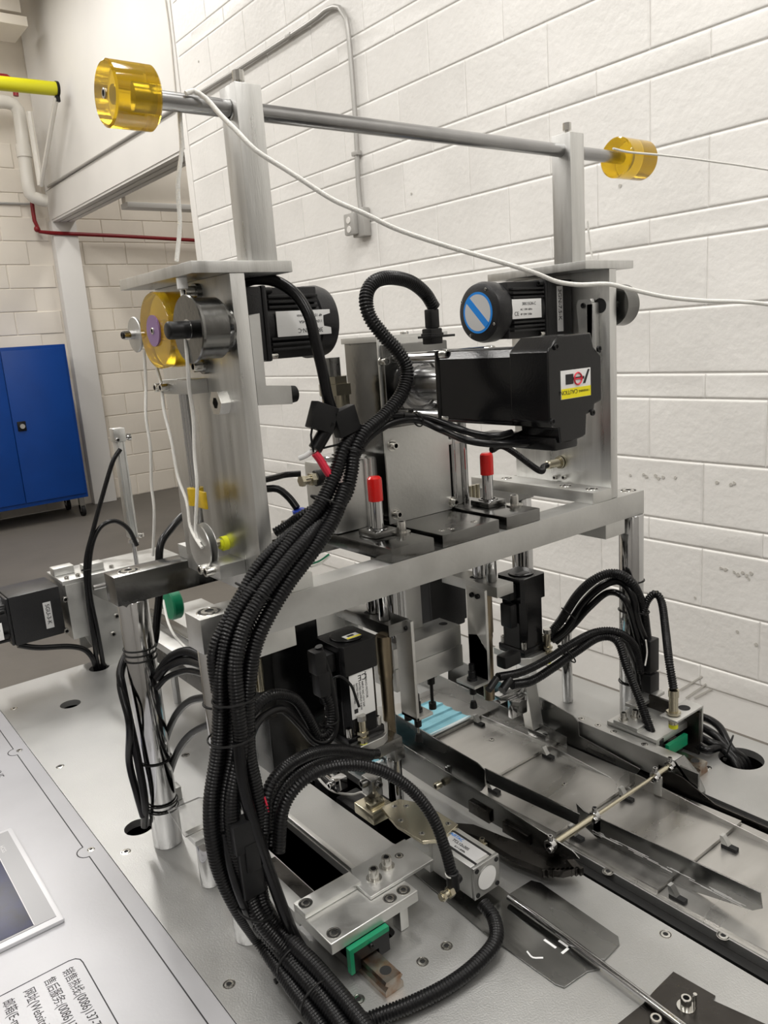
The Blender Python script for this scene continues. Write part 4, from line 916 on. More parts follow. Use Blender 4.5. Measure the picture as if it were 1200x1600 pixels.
b = B(); b.prism([(206, -78, 57.4), (226, -92, 57.4), (262, -84, 57.4), (262, -20, 57.4), (244, 14, 57.4), (214, 16, 57.4), (204, -30, 57.4)], (0, 0, 5)); put('clamp_cover', b, 'nickel', t, bevel=.6)
for x, y in ((216, -66), (232, -76), (254, -74), (250, -28), (214, -26), (228, 4), (240, -6)): b = B(); b.csk((x, y, 62.4), UP, 3); put('cover_screw', b, 'screw', t)
b = B(); b.box(200, 16, 40, 238, 60, 56, 2); b.box(206, 26, 56, 228, 40, 62, 1); put('jaw', b, 'nickel', t)
b = B(); b.box(222, 44, 56, 240, 70, 84, 2); b.screw((222, 58, 78), NX, 6, 9); b.screw((231, 44, 78), NY, 5, 7); put('jaw_post', b, 'steel', t)
b = B(); p = Vector((190.1,-150,48.9)); b.cyl(p+Vector((0, 0, 18)), p+Vector((0, 0, -6)), 7.5, n=20, bev=1); b.cyl(p+Vector((0, 0, 2)), p+Vector((12, 4, 2)), 6, n=18); put('elbow_fitting', b, 'blackp', t)
b = B(); b.hexnut(p+Vector((-4, -2, -4)), NX, 7, 6); b.cyl(p+Vector((-8, -2, -4)), p+Vector((-22, -2, -4)), 4.6, n=16); b.hexnut(p+Vector((-16, -2, -4)), NX, 6, 4); put('flow_screw', b, 'nickel', t)
# mechanism glimpsed in the black opening
t = thing('slot_mechanism', 'dark clamps and a white wire glimpsed inside the right black opening', 'mechanism', (262, 190, -10))
b = B(); b.box(240, 120, -60, 280, 170, -4, 3); put('dark_block', b, 'gearm', t); b = B(); b.box(246, 200, -60, 284, 240, -6, 3); put('dark_block', b, 'gearm', t)
b = B(); b.tube([(262, 300, 10), (250, 250, 4), (244, 190, -2), (256, 150, 2), (262, 130, 12), (258, 110, 16)], 2, 8, 4); put('white_wire', b, 'white', t)
b = B(); b.cyl((262, 270, 6), (250, 180, 12), 7, n=18); b.box(240, 166, 4, 262, 182, 24, 2); b.screw((240, 174, 16), NX, 6, 8); put('bright_clamp', b, 'chrome', t)

# ------------------------------------------------------------ right slide assembly
linear(660, -184, 'short steel slide rail with a rusty end under the right clamp plate', L=130)
t = thing('slide_carriage', 'black slide carriage with a dark green end seal on the right side', 'carriage', (672, -100, 12))
b = B(); b.box(648, -134, 10, 662, -46, 40, 1); b.box(682, -134, 10, 698, -46, 40, 1); b.box(648, -134, 22, 698, -46, 40, 1); put('body', b, 'blued', t)
b = B(); b.box(648, -141, 22, 700, -134.2, 40.3, 1); put('end_seal', b, 'green', t)
t = thing('clamp_plate', 'aluminium clamp plate with two upright bolts beside the right post', 'plate', (665, -80, 40.5))
b = B(); b.box(632, -130, 40.6, 716, -40, 52, .8); put('lower_plate', b, 'cast', t)
b = B(); b.box(632, -96, 52.2, 676, -52, 58, .8); put('raised_step', b, 'alu', t)
for x, y in ((642, -64), (662, -72)): b = B(); b.cyl((x, y, 58), (x, y, 60), 8, n=20); b.screw((x, y, 60), UP, 5, 11); put('cap_screw', b, 'screw', t)
b = B(); b.box(716, -150, 1, 722, -60, 74, 1); put('black_side_plate', b, 'blued', t)
b = B(); b.box(680, -62, 60, 760, -40, 66, 1); put('rear_bar', b, 'alu', t)
p = Vector((667.3,-136,61.8))
t = thing('proximity_sensor', 'upright nickel proximity sensor with a yellow tip near the right cable hole', 'sensor', p)
b = B(); b.cyl(p, p+Vector((0, 0, 7)), 7, n=20, bev=.6); tag(put('yellow_face', b, 'lime', t), 'yellow sensing face')
b = B(); b.lathe(p+Vector((0, 0, 7)), UP, [(0, 0), (7, 0), (7, 44), (8, 45), (8, 56), (0, 56)], 22); b.hexnut(p+Vector((0, 0, 24)), UP, 11, 4); b.hexnut(p+Vector((0, 0, 14)), UP, 11, 4); put('barrel', b, 'nickel', t)
b = B(); b.box(p.x-16, p.y-16, p.z+18.2, p.x+56, p.y+14, p.z+22, 1); b.box(p.x+54, p.y-16, p.z-40, p.x+58, p.y+14, p.z+22, 1); put('slotted_bracket', b, 'alu', t)
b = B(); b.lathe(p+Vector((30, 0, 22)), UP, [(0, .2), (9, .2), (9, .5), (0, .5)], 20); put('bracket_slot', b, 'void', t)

# ------------------------------------------------------------ acrylic sensor bracket on short column near post
t = thing('acrylic_bracket', 'clear acrylic slotted plate on a short silver column beside the left post', 'bracket', (6, 119, 0))
b = B(); b.cyl((6, 119, 0.1), (6, 119, 66), 13, n=30, bev=.8); put('column', b, 'chrome', t, smooth=50)
b = B(); b.box(-12, 108, 66.2, 26, 140, 74, 1); b.screw((6, 116, 74), UP, 5, 6); put('clamp', b, 'alu', t)
A_ = [(-40,108,130.3), (1.7,108,129.8), (16.4,108,120.5), (11.9,108,85.9), (-23.3,108,85.6)]
b = B(); b.prism(A_, (0, 4, 0)); put('acrylic_plate', b, 'acryl', t, bevel=.4)

# ------------------------------------------------------------ second station at the left rear
YS = 953
t = thing('gear_motor', 'charcoal gear motor lying at the left edge with a white upright label', 'motor', (0, 1005, 92), 'black gear motors')
b = B(); b.box(-14, YS, 104, 88, 1058, 210, 3); put('gearbox', b, 'gearm', t)
b = B(); b.box(-20, YS+2, 106, -14.2, 1056, 208, 2); b.lathe((-20, 1005, 157), NX, [(0, 0), (49, 0), (49, 90), (52, 94), (52, 120), (0, 120)], 48); put('motor_body', b, 'gearm', t)
for z_ in (120, 131, 184, 195): b = B(); b.box(-105, YS+1, z_-2, -22, YS+10, z_+2, .6); put('fin', b, 'gearm', t)
b = B(); b.box(50, YS-.8, 124, 66, YS-.2, 182, .2); lb = put('label_plate', b, 'labelg', t)
text('print', '5GU-3-K', 12, (58, YS-1.1, 178), (0, 0, -1), (1, 0, 0), 'ink', lb)
b = B(); b.box(-90, YS-2, 126, -34, YS-.2, 162, .2); lb = put('label_plate', b, 'label', t)
text('print', 'CE 40W', 10, (-74, YS-2.3, 144), (1, 0, 0), (0, 0, 1), 'ink', lb)
pa = (99.1,953,200.9); pb = (138.6,953,183.3); pc = (101.7,953,86.3)
t = thing('station_bracket', 'pale aluminium bracket holding the charcoal motor at the left rear', 'bracket', (160, 1000, 0))
b = B(); b.box(pa[0], YS-6, pc[2], pb[0], 1062, pa[2]+8, .8); put('motor_plate', b, 'alu', t)
b = B(); b.prism([(141.2,960,185.5), (222.4,960,114.2), (210.6,960,-7.9), (164.6,960,0.9), (127.8,960,79.5)], (0, 8, 0)); put('gusset', b, 'alu', t)
b = B(); b.box(pb[0], 1052, 20, pb[0]+110, 1060, pa[2]+6, .8); put('gusset', b, 'alu', t)
zt_ = pa[2]+8.2
b = B(); b.box(pa[0]-4, YS-4, zt_, 360, 1064, zt_+9, .8); put('deck_plate', b, 'alu', t)
for x, y in ((pa[0]+14, 1020), (pa[0]+70, 990)):
    b = B(); b.box(x-18, y-16, zt_+9.2, x+26, y+14, zt_+26, 2); put('stop_block', b, 'cast', t)
for p_ in ((93.9,946,180.7), (85.9,946,112), (199,958,110.5), (186,958,71.6)): hsc((p_[0], p_[1], p_[2]), NY, 6, 8, t)
for x, y in ((pa[0]+10, YS+10), (pa[0]+34, YS+10), (pa[0]+110, YS+16)): hsc((x, y, zt_+9), UP, 5, 6, t)
q = (174.5,940,191.4); b = B(); b.cyl((q[0]-20, 940, q[2]), (q[0]+60, 940, q[2]), 6, n=18); b.cyl((q[0]+30, 940, q[2]), (q[0]+42, 940, q[2]), 13, n=20); put('shaft', b, 'chrome', t)
q0 = (262.7,950,495.8); q1 = (257.8,950,273.1)
xm_ = (q0[0]+q1[0])/2
t = thing('slim_cylinder', 'slim upright aluminium air cylinder at the left rear with two black tubes', 'cylinder', (xm_, 950, zt_+9))
b = B(); b.box(xm_-10, 942, q1[2]+8, xm_+10, 964, q0[2], 1.5); put('barrel', b, 'alu', t)
for x in (xm_-6, xm_+6): b = B(); b.cyl((x, 942, q1[2]+8), (x, 942, q0[2]), 1.8, n=10); put('edge_rib', b, 'cast', t)
b = B(); b.box(xm_-13, 940, q0[2]+.2, xm_+13, 966, q0[2]+30, 2); put('end_cap', b, 'cast', t)
b = B(); b.lathe((xm_+12, 946, q0[2]+8), (1, 0, 0), [(0, 0), (5, 0), (5, 6), (8, 6), (8, 12), (0, 12)], 16); b.screw((xm_-8, 940, q0[2]+6), NY, 4.5, 8); put('flow_screw', b, 'chrome', t)
b = B(); b.cyl((xm_, 952, zt_+9), (xm_, 952, q1[2]+8), 5, n=14); b.lathe((xm_, 952, q1[2]-4), UP, [(0, 0), (12, 0), (10, 8), (0, 8)], 20); put('rod', b, 'chrome', t)
b = B(); b.screw((xm_+18, 946, q1[2]+6), UP, 6, 8); b.cyl((xm_+18, 946, q1[2]+8), (xm_+8, 948, q1[2]+12), 5); put('lower_fitting', b, 'screw', t)
p = Vector((80,330,313.8))
t = thing('green_roller', 'round green plastic roller behind the left bar with white elastic', 'roller', p)
b = B(); b.lathe(p, (1, 0, 0), [(0, 0), (22, 0), (24, 2), (24, 14), (22, 16), (0, 16)], 36); put('disc', b, 'green', t)
t = thing('cross_table', 'stack of grey sliding plates seen between the two left posts', 'table', (230, 580, 0))
b = B(); b.box(150, 420, 150, 320, 760, 164, 1); put('top_plate', b, 'alu', t)
b = B(); b.box(180, 430, 164.2, 205, 740, 178, 1); put('dark_rail', b, 'darksteel', t)
b = B(); b.box(170, 460, 96, 290, 700, 149.8, 2); put('block', b, 'blued', t)
for x, y in ((200, 500), (260, 500), (200, 660), (260, 660)): b = B(); b.cyl((x, y, .1), (x, y, 95.9), 7, n=20); put('column', b, 'chrome', t)
b = B(); b.box(330, 600, 120, 620, 760, 128, 1); b.box(345, 640, 40, 600, 700, 120, 1); b.box(330, 600, .2, 342, 760, 120); b.box(608, 600, .2, 620, 760, 120); t = tag(put('rear_bench', b, 'alu'), 'low bright aluminium bench on the plate behind the tray', 'bench')
b = B(); b.box(40, 330, .3, 62, 350, 22, 2); b.screw((51, 340, 22), UP, 5, 6); tag(put('sensor_block', b, 'alu'), 'small aluminium block with screws on the plate behind the thick left post', 'block')

# ------------------------------------------------------------ hoses, cables and strings
def hose(t, pts, r=8.2, name='corrugated_hose', n=12): b = B(); b.corr(pts, r, n); return put(name, b, 'hose', t, smooth=60)
def cable(t, pts, r=3.6, name='cable', m='cable'): b = B(); b.tube(pts, r, 10, 5); return put(name, b, m, t, smooth=60)
# main bundle that drapes over the front bar and down the near post
t = thing('cable_bundle', 'thick tied bundle of black corrugated hoses draped over the front bar down to the plate', 'cable bundle', (-20, -50, 60))
hose(t, [(363.1,20,710.9), (347.4,18,728.6), (316.4,10,742.4), (276.4,0,746.5), (247.9,-5,740.7), (232.3,-10,724.1), (232,-15,702.2), (246.7,-20,679.5), (264,-25,658.4), (271.5,-28,636.9), (259.8,-30,611.6), (229,-32,588.7), (198,-34,573.4), (180.1,-36,554.7), (170.7,-38,529.1), (158.1,-40,507.2), (125.6,-42,484.3), (90.8,-44,460.9), (54.6,-46,436.2), (24.7,-48,409), (3.1,-50,377), (-6.1,-50,344.4), (-11.3,-50,302.8), (-19.5,-50,261.9), (-35.1,-52,217.2), (-40,-54,175), (-35,-56,127), (-25.2,-62,81.5), (-10.6,-84.2,44), (-5.8,-135.7,30), (-6,-203.7,22), (-13.6,-273.4,18)], 8.6)
hose(t, [(198.2,-22,578.7), (170.5,-30,559.3), (152.7,-34,533.2), (125.9,-38,501.9), (89.9,-40,474.8), (53,-40,446.1), (21.1,-44,423.2), (-5.4,-46,392.6), (-18.3,-46,354.3), (-25.1,-46,306.5), (-34.1,-48,267), (-48.2,-50,222.2), (-53.2,-52,180.5), (-50,-54,137.8), (-38.4,-60,91.7), (-15.2,-56.8,34), (-16.6,-120.1,22), (-19.5,-183.6,16), (-28.1,-253.3,12)], 8.6)
hose(t, [(158.2,-44,518.6), (131.9,-52,486.6), (99.9,-58,461.2), (63.7,-62,435), (34.4,-64,406.6), (15.2,-62,376.6), (4,-60,336.9), (-1.6,-58,294.7), (-4.4,-58,258.9), (-2.4,-60,221.3), (-1.2,-62,175.6), (-9,-64,133.5), (-14.2,-70,92.1), (-2,-83,56), (6.1,-137.8,42), (7.9,-207,30), (-0,-275.8,24)], 8.8)
hose(t, [(140.5,-30,490.7), (96.8,-52,472.4), (62.5,-58,451.4), (30.5,-62,428.2), (6.2,-62,400.3), (-9.6,-64,364), (-13.7,-66,316.6), (-16,-66,274.2), (-32.8,-66,222.6), (-36.2,-66,171.6), (-29.1,-68,114.9), (-23,-80,79.2), (-5,-100.7,40), (-3.8,-162.3,28), (-9.3,-229.3,22)], 8.4)
hose(t, [(132.3,-34,496.5), (84.6,-30,474.4), (46.7,-32,453.2), (20.8,-36,428.6), (-5.5,-40,401.6), (-22.9,-42,375.8), (-23.1,-40,332.6)], 6)
cable(t, [(-19.8,-70,284.5), (-22,-74,236.1), (-15.6,-78,182.8), (-5.1,-80,124.5), (1.3,-90,79.3), (10.2,-99.9,40), (14.9,-173.7,16), (-6,-233.2,8)], 6.5, 'smooth_cable')
cable(t, [(-41.7,-60,186.4), (-42.6,-66,144.3), (-35,-72,97), (-8.1,-58.6,20), (-10.1,-126,6), (-20,-199.5,6)], 5, 'smooth_cable')
for p, d, R in (((181,-34,558.1), (.3, -.2, 1), 13), ((135.1,-40,504.1), (.5, 0, .8), 20), ((29.4,-48,428.9), (.6, 0, .8), 22), ((-10.6,-54,325.7), (0, .05, 1), 23), ((-19.5,-56,286.3), (0, .05, 1), 25), ((-23.8,-70,91), (.3, -.2, .8), 20), ((-5.7,-100.7,34), (.2, -1, -.3), 17), ((-8.2,-155.6,26), (.1, -1, -.2), 20)):
    tie(t, p, d, R)
b = B(); c = Vector((-24.1,-72,161.1))
b.box(c.x-14, c.y-8, c.z-50, c.x+12, c.y+8, c.z+6, 2); b.box(c.x-18, c.y-10, c.z+6, c.x+10, c.y+8, c.z+40, 2); b.box(c.x-8, c.y-11, c.z-18, c.x+8, c.y-8, c.z+14, 1); put('plug_connector', b, 'blackp', t)
b = B(); b.tube([(4.4,-66,209.5), (5.7,-68,196.8), (6.4,-68,182.7)], 1.2, 8, 3); tag(put('red_wire', b, 'redins', t), 'short glimpse of red wire')
b = B(); b.tube([(104.3,-40,439.5), (118.1,-40,440.7), (130.7,-40,445.2)], 1.1, 8, 3); tag(put('green_wire', b, 'green', t), 'green wire')
b = B(); b.tube([(106.9,-38,435.6), (120.7,-38,436.7), (133.5,-38,442.7)], 1.1, 8, 3); tag(put('white_wire', b, 'white', t), 'white wire')

t = thing('servo_hose', 'two black hoses arching from the bundle down to the labelled left servo', 'hose', (150, -20, 180))
hose(t, [(-8.8,-50,250), (0.8,-40,272.2), (24.4,-20,284.9), (56.3,-10,290.3), (90.3,0,270), (110.2,6,235.6), (123.3,8,206), (140.1,10,207.4), (146,12,232.2), (139.2,12,258.7)], 6.6)
cable(t, [(-1,-44,236.7), (12.7,-34,265.3), (36.1,-20,274.3), (67.6,-8,267.9), (94.3,4,235.6), (114.2,6,203.4), (134.2,6,195.5), (149.1,8,213.4), (149.6,14,271.6), (139.2,14,317.1)], 5, 'smooth_cable')
cable(t, [(153,20,265.1), (166.2,16,268.8), (182.3,16,251.1), (191.2,20,229), (196.4,22,213.9)], 1.8, 'thin_wire')
b = B(); c = Vector((137.7,12,280.5)); b.box(c.x-9, 4, c.z-26, c.x+8, 22, c.z+6, 3); b.box(c.x-12, 3, c.z+4, c.x+4, 22, c.z+34, 3); put('plug', b, 'blackp', t)
tie(t, (141.2,10,217.4), (0, .1, 1), 11)

t = thing('arched_hose', 'pair of corrugated hoses arching right from the bundle under the left servo', 'hose', (150, -40, 80))
hose(t, [(0.4,-66,169), (11.6,-60,207.4), (36.7,-50,219.3), (79,-36,215.8), (128.7,-20,195.8), (193.8,0,154.2)], 7.4)
hose(t, [(7.2,-64,149), (21.5,-56,189.5), (49.9,-46,204.1), (94.5,-30,198.8), (145.7,-14,179.6), (209.8,8,146.3)], 6.6)
t = thing('cylinder_hose', 'corrugated hose looping over to the elbow on the small air cylinder', 'hose', (200, -120, 80))
hose(t, [(7.3,-80,149.4), (19.3,-80,197.7), (48.6,-84,221), (91,-90,220.2), (131,-100,202.8), (163.2,-115,171.1), (181.4,-130,134.1), (187.6,-142,95.2), (190,-149,62.9)], 7)
p = Vector((190,-149,62.9)); b = B(); b.lathe(p, (0, 0, 1), [(0, 0), (8, 0), (8, 2), (0, 2)], 20); tag(put('white_collar', b, 'white', t), 'pale collar ring')
t = thing('floor_hose', 'corrugated hose sweeping across the plate from the small cylinder to the lower bundle', 'hose', (150, -250, 6))
hose(t, [(212.9,-175.2,26), (209.1,-195.9,20), (189.3,-216.7,16), (154,-222.9,12), (112.6,-221.7,10), (67,-213.1,10), (19.7,-199.3,10), (-31.2,-194.4,10)], 8.4)

# flat cable and ferrite from the left motor
t = thing('motor_cable', 'thick flat black cable hanging from the left motor with taped joint and red splice', 'cable', (130, 20, 560))
cable(t, [(117.2,60,750.3), (120.8,40,751.1), (133.1,20,746.3), (143.7,0,730.7), (148.8,-14,707.8), (150.4,-20,681.5), (155.4,-22,646.5), (158,-24,618.2), (164.4,-24,596.1)], 6.4, 'flat_cable')
c = Vector((159.5,-28,593.2))
for dx, a in ((-14, .4), (16, -.25)):
    b = B(); b.box(-15, -7, -15, 15, 7, 15, 1.5); b.bm.transform(Matrix.Translation(c+Vector((dx, 0, -dx*.25)))@Matrix.Rotation(a, 4, 'Y')); put('taped_joint', b, 'blackp', t)
cable(t, [(155.7,-28,590.1), (146.2,-26,576.9), (134.9,-24,562.6)], 8, 'sleeve')
b = B(); b.tube([(133.2,-26,558.7), (137.8,-28,550.9), (143.9,-32,535.9), (150.2,-34,526.3)], 4.6, 10, 4); tag(put('red_splice', b, 'redins', t), 'crimson crimp splice')
b = B(); b.tube([(134.8,-20,560.9), (127.5,-16,555.9), (122.6,-10,553.3)], 3, 10, 4); tag(put('clear_splice', b, 'label', t), 'whitish crimp splice')
cable(t, [(133.7,-28,591.4), (129,-28,579.3), (130.4,-28,560.6)], 1.2, 'thin_wire'); cable(t, [(174.8,-30,584.2), (170.9,-28,566.4), (144.3,-28,562.9)], 1.2, 'thin_wire')

t = thing('servo_cable', 'smooth black cables slung under the big servo toward the bundle', 'cable', (330, -80, 520))
cable(t, [(417.2,-150,547.6), (359.5,-150,547.7), (306.3,-140,551.6), (285.7,-110,557), (292.5,-60,565.5), (270.6,-40,579.6), (236.1,-34,579), (201.8,-34,565.5), (181.2,-36,547.2)], 4.2)
cable(t, [(371.7,-130,558.6), (327.3,-120,550.4), (325.6,-80,557.5), (302.2,-50,573), (264.4,-36,584.7), (225.1,-32,587.7), (197,-30,570.4)], 4.2)
cable(t, [(338.6,-130,559.9), (317.1,-120,557.8), (314.4,-70,563.1), (287.4,-44,579.2), (254.6,-36,585.9)], 4.2)
tie(t, (273.6,-40,580), (1, 0, .2), 9)

# short tubes left of the bundle behind the left tower
t = thing('port_tube', 'short black tube and fitting entering the left press cylinder', 'tube', (150, 60, 470))
cable(t, [(135.3,100,515.6), (157.7,110,514.2), (177.7,118,513.5), (196,109.9,512.9)], 4)
t = thing('collet_tube', 'black tube with a blue collet and short ribbed hose behind the bundle', 'tube', (150, 40, 440))
cable(t, [(112,60,512.6), (125.3,50,511.3), (133.9,40,500), (137.1,30,488.2)], 4.4)
p = Vector((138,28,483.6)); b = B(); b.lathe(p, (.2, 0, -1), [(0, -3), (7.5, -3), (7.5, 3), (0, 3)], 20); tag(put('blue_collet', b, 'blueclip', t), 'blue push-in collet')
b = B(); b.lathe(p, (.2, 0, -1), [(0, 3), (8.5, 3), (8.5, 20), (0, 20)], 20); put('fitting', b, 'blackp', t)
hose(t, [(104.6,30,465.3), (116.9,20,473.5), (125.6,4,484.6), (143.9,-10,495)], 6)

# cables on the far left post
t = thing('post_cables', 'smooth black cables strapped to the thick far-left post with black ties', 'cable bundle', (0, 243, 0))
cable(t, [(147.7,330,451.9), (121.8,320,446.5), (89.4,300,433.9), (63,285,413.8), (53.4,278,366.1), (42,274,322.9), (27.7,272,280.1), (2, 270, 290), (-24, 258, 268), (-30, 243, 240), (-28,233.6,150.8), (-28,230,84.6), (-26,253.5,32.7)], 5.5)
cable(t, [(10, 268, 292), (-14, 266, 276), (-31, 248, 250), (-36,219.4,206.3), (-36,244.8,140), (-34,239.5,92.8), (-30,239.7,56.4)], 5)
cable(t, [(7.3,215,256.7), (18.6,200,274), (24.2,150,295.9), (17.4,80,312.1), (-0.8,10,329.8)], 5.5)
cable(t, [(5.4,215,243.5), (16.6,200,260.1), (24,150,282), (17.6,80,300.5), (-1.8,10,322.5)], 4)
hose(t, [(12.9,220,262.5), (21.8,190,290.3), (26.7,140,310.1), (18.9,60,322.4)], 6)
cable(t, [(20.8,268,127), (22.9,240,166.7), (21,195,208.6), (18,140,245.1), (7,60,281.1), (-5.3,0,304.1)], 5)
cable(t, [(14.9,268,63.3), (20.2,240,112.6), (17.9,195,159), (15.7,140,201.4), (7.4,60,246.5), (-5.1,0,274.9)], 5)
for z_ in (296, 289, 281, 130, 66, 56): 
    tie(t, (0, 243, z_), (.02, .03, 1), 21.4, tail=z_ in (281, 130, 66))
t = thing('post_tie', 'black cable ties around the near-left post', 'tie', (0, 0, 100))
for z_ in (300, 205, 108, 41): tie(t, (0, 0, z_), (0, .04, 1), 21.2, tail=z_ != 300)

t = thing('rear_tube', 'black tubes from the slim upright cylinder into the round hole in the plate', 'tube', (146, 957, 2))
h_ = (147.7,965.9,0)
cable(t, [(256,938,480.7), (234.8,936,456), (201.7,934,387.5), (169.7,932,316.5), (144.8,932,251), (138,934,165.8), (139.4,942,74.8), (h_[0]-4, h_[1]-4, 20), (h_[0], h_[1], -20)], 5)
cable(t, [(263.6,942,262.7), (247,936,305.5), (218.2,934,329), (183.9,932,319.2), (158.5,930,273.8), (144.3,932,193.6), (148.8,940,94.9), (h_[0]+8, h_[1]-6, 20), (h_[0]+8, h_[1]-4, -20)], 5)
cable(t, [(-9.5,960,103.8), (28.4,958,86.9), (85.5,956,72.6), (117,954,57.4), (131.8,954,34.7), (h_[0]-8, h_[1]-2, 4), (h_[0]-7, h_[1], -20)], 6)
tie(t, (142.7,932,237.2), (0, .1, 1), 9)

# right-hand hoses
t = thing('right_bundle', 'tied black hoses arching from the right servo onto the right post', 'cable bundle', (730, -20, 40))
hose(t, [(654.9,95,156.2), (668.1,80,181.9), (676.3,50,232.6), (685.5,20,264.5), (706.4,0,273.2), (713.5,-28,263.9), (736.3,-34,218.6), (749,-34,164.4), (760.3,-34,103.3)], 8)
cable(t, [(661.2,95,144.8), (676.8,75,166.6), (692.9,50,214.5), (702.3,20,248), (715.2,-6,259), (715.7,-30,239.8), (723.8,-34,194.2), (752.8,-34,140.4)], 7, 'smooth_cable')
cable(t, [(667.6,92,139), (687.8,70,169.4), (693.5,40,207.5), (705.8,10,238), (698.9,-26,237.9), (719,-30,189.1), (744.1,-30,107.4), (754.5,-28,44.5)], 5.5, 'smooth_cable')
cable(t, [(707,-26,163.6), (732.4,-28,110.6), (747,-28,47.2), (762.1,-28,-6.3)], 8, 'smooth_cable')
tie(t, (671.7,66,198.2), (.6, -.3, .7), 14); tie(t, (731,-34,208.9), (.1, 0, 1), 15)
for z_ in (250, 197, 145, 66): tie(t, (756, 0, z_), (.03, 0, 1), 21.4, tail=z_ == 250)
b = B(); c = Vector((749.9,-42,143.5)); b.box(c.x-14, c.y-8, c.z-44, c.x+12, c.y+8, c.z+14, 2); b.box(c.x-16, c.y-10, c.z-96, c.x+10, c.y+8, c.z-46, 2); b.box(c.x-12, c.y-9, c.z-122, c.x+2, c.y+6, c.z-98, 1); put('plug_connector', b, 'blackp', t)
b = B(); b.tube([(720.3,-52,166.6), (724,-52,143.1), (718.6,-52,122.3)], 1.2, 8, 3); tag(put('white_wire', b, 'white', t), 'short white wire')
t = thing('sensor_hose', 'black hose bending over the right post down to the upright sensor', 'hose', (760, -60, 140))
pS = Vector((667.3,-136,61.8))
hose(t, [(735.2,-36,202.7), (743.5,-40,225.7), (750,-50,237.3), (749.7,-62,224.7), (717.1,-90,194), (675.9,-122,167.7), (pS.x, pS.y, pS.z+64)], 6.6)
t = thing('double_hose', 'two black hoses rising from the black clamp below the right servo to the right post', 'hose', (600, 0, 110))
hose(t, [(454.2,24,167.4), (504.1,22,159.7), (558.6,16,165.1), (602.3,8,177.5), (652.2,-4,187.6), (681.2,-26,184.7), (716.6,-34,151.6), (731.6,-36,101.8)], 6.6)
hose(t, [(479.7,20,147.4), (520.7,18,140.4), (566.3,10,151.4), (610.4,2,165.7), (656.7,-8,178.4), (673.8,-30,172.6), (672.5,-50,131.3), (672,-74,83.8), (654.8,-104,51.4), (644.6,-122,40.5)], 7.2)
b = B(); p = Vector((451.4,24,166.3)); b.cyl(p, p+Vector((-22, -4, -10)), 5.5, n=16); b.cyl(p+Vector((24, -4, -8)), p+Vector((2, -8, -18)), 6.5, n=16); b.box(p.x+20, p.y, p.z+6, p.x+56, p.y+20, p.z+26, 4); put('clamp_plug', b, 'blackp', t)
p = Vector((645,-124,36.8)); b = B(); b.cyl(p+Vector((0, 0, 12)), p+Vector((3, 0, -14)), 8.4, n=20, bev=1); put('elbow', b, 'blackp', t)
b = B(); b.lathe(p+Vector((4, 0, -22)), UP, [(0, 0), (5, 0), (5, 8), (0, 8)], 16); b.screw(p+Vector((4, 0, -18)), (1, -.3, 0), 5, 12); b.hexnut(p+Vector((6, -4, -30)), NY, 6, 8); put('flow_valve', b, 'chrome', t)
tie(t, (598.6,8,161.2), (.8, -.2, .5), 15)
t = thing('hole_cables', 'black cables running over the plate edge down into the large right hole', 'cable bundle', (742, -160, 4))
h_ = (753.4,-199.6,0)
for k, (a, c) in enumerate((((787.1,-103.8,26), (779.4,-146.5,26)), ((765.1,-114.6,22), (755.7,-153.5,22)), ((744.1,-125,18), (736.4,-158.1,18)), ((727.4,-132.8,14), (717.6,-162.5,14)))):
    o_ = (k-1.5)*9
    cable(t, [(742.5,-75,30), a, c, (h_[0]-o_*.3-4, h_[1]+22+o_*.4, 10), (h_[0]-o_, h_[1]-2, -12), (h_[0]-o_, h_[1]-8, -60)], 6.5)
tie(t, (744.2,-185.4,20), (.4, -1, -.3), 17)

# white elastic strings
def string(lab, pts, r=1.9):
    t = B(); t.tube(pts, r, 8, 6); tag(put('elastic_string', t, 'white', smooth=70), lab, 'string')
string('thick white elastic string sweeping diagonally from the long rod toward the right edge', [(49.9,20,927.1), (58.6,20,930.5), (68.6,14,923), (76.5,2,905.6), (83.7,-14,887.8), (93.9,-30,867.4), (116.6,-44,848.9), (129.2,-52,838.6), (155.1,-68,817.6), (182.2,-84,802.5), (213.3,-96,786.5), (260.3,-112,769.8), (302.7,-126,756.5), (339.6,-138,745.1), (372.2,-146,735.1), (397.6,-152,725.8), (429.9,-158,721.2), (473.1,-166,720.4), (505.8,-174,713.1), (561.1,-186,701.7), (624.5,-200,694.2), (697,-212,689.5), (790.8,-226,678.7), (1266.7,-290,615.8)], 2.6)
string('white elastic string hanging from the long rod to the left shelf plate', [(53.2,36,928.1), (49.2,36,914), (46.8,36,880.8), (37.6,36,843.6), (34.6,36,806.4), (26.1,36,769.8)], 2.4)
string('white elastic string running over the left silver pulley down to the disc wheel', [(30,41.6,743.5), (24,27.7,729.6), (14,13.2,667.7), (24,38.9,637.7), (30,50.4,609.3), (30,59.4,566.3), (28,58.7,530.4), (26,72.9,476.9), (26,62.8,464.8)], 2.0)
string('white elastic string from the amber roller wavering down to the disc wheel', [(30,134.4,664.3), (30,126.3,643.7), (28,123.8,614.5), (28,113.7,577.7), (28,108.4,536.6), (28,92.2,508), (26,87.1,480.9), (24,68.1,466.7), (24,56.6,460.3)], 1.9)
string('white elastic string from the small spool hanging far left beside the tower', [(26,153.7,684.8), (26,162.3,644), (20,160.6,606.8), (20,160.2,568.3), (20,172.9,519.8), (20,176.1,487.1), (20,200.9,426.6)], 1.9)
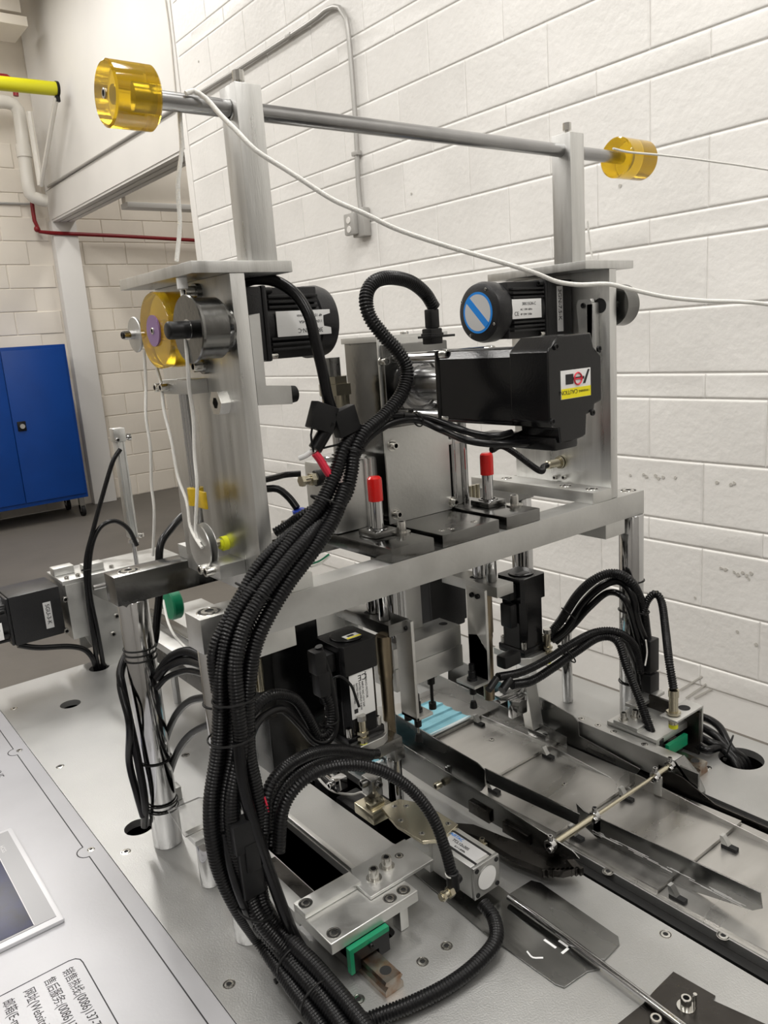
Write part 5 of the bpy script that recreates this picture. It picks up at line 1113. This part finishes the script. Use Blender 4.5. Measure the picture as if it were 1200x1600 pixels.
string('thin white elastic string leaving the right amber roller toward the right edge', [(714.9,0,923.8), (754.5,-2,921.1), (837.4,-8,921.4), (946,-20,918.1), (1164.3,-40,910), (2235,-120,869.8)], 1.6)
string('short thin white string between the right square post and the right shelf plate', [(730.9,60,832.3), (735,60,803.7), (742.5,60,774.7)], 1.5)
string('white elastic string under the green roller trailing to the near-left post', [(74.2,330,322.3), (65.2,300,300.3), (56.3,260,291.8), (46.5,200,292.4)], 1.9)
b = B(); p = Vector((26,29.1,745)); b.cyl(p-Vector((0, 0, 4)), Vector((p.x, p.y, 753)), 5.6, n=20, bev=.8); put('white_sleeve', b, 'label', tl)

# ------------------------------------------------------------ marks on the block wall
t = thing('wall_marks', 'grey scuffs and chipped letters on the lower right block wall', 'mark', (1998, 200, 0)); rr = random.Random(3)
MK = [(2001,867.2,144.5), (2001,813.4,149.6), (2001,803.3,143.8), (2001,768.5,151.5), (2001,756.2,143.8), (2001,739.3,149.9), (2001,693.9,152), (2001,547.4,149.4), (2001,500.6,148), (2001,490.3,153.2), (2001,526,-131.4), (2001,510.7,-132.8), (2001,482.7,-135.9), (2001,469.9,-142), (2001,455.5,-130.6), (2001,442.7,-138.7), (2001,428.5,-129.6), (2001,434.2,-147.5), (2001,616.1,-251.9), (2001,466.8,-334.1), (2001,404.8,-361.3), (2001,1944,1257.6), (2001,3731.5,2281.5), (2001,902.5,1102.7)]
for q in MK:
    b = B(); n_ = 7; c = Vector((2000.6, q[1], q[2])); P_ = [(c.x, c.y+rr.uniform(3, 9)*cos(2*pi*k/n_), c.z+rr.uniform(3, 8)*sin(2*pi*k/n_)) for k in range(n_)]
    b.prism(P_, (.9, 0, 0)); put('smudge', b, 'grime', t)
for a, c in (((2001,668.9,-608.9), (2001,583.5,-529)), ((2001,644.1,-629.8), (2001,569,-552.6)), ((2001,612.7,-619.2), (2001,550.3,-565.3))):
    b = B(); a = Vector((2000.6, a[1], a[2])); c = Vector((2000.6, c[1], c[2])); b.prism([a, c, c+Vector((0, 3, 5)), a+Vector((0, 3, 5))], (.9, 0, 0)); put('scrape', b, 'grime', t)
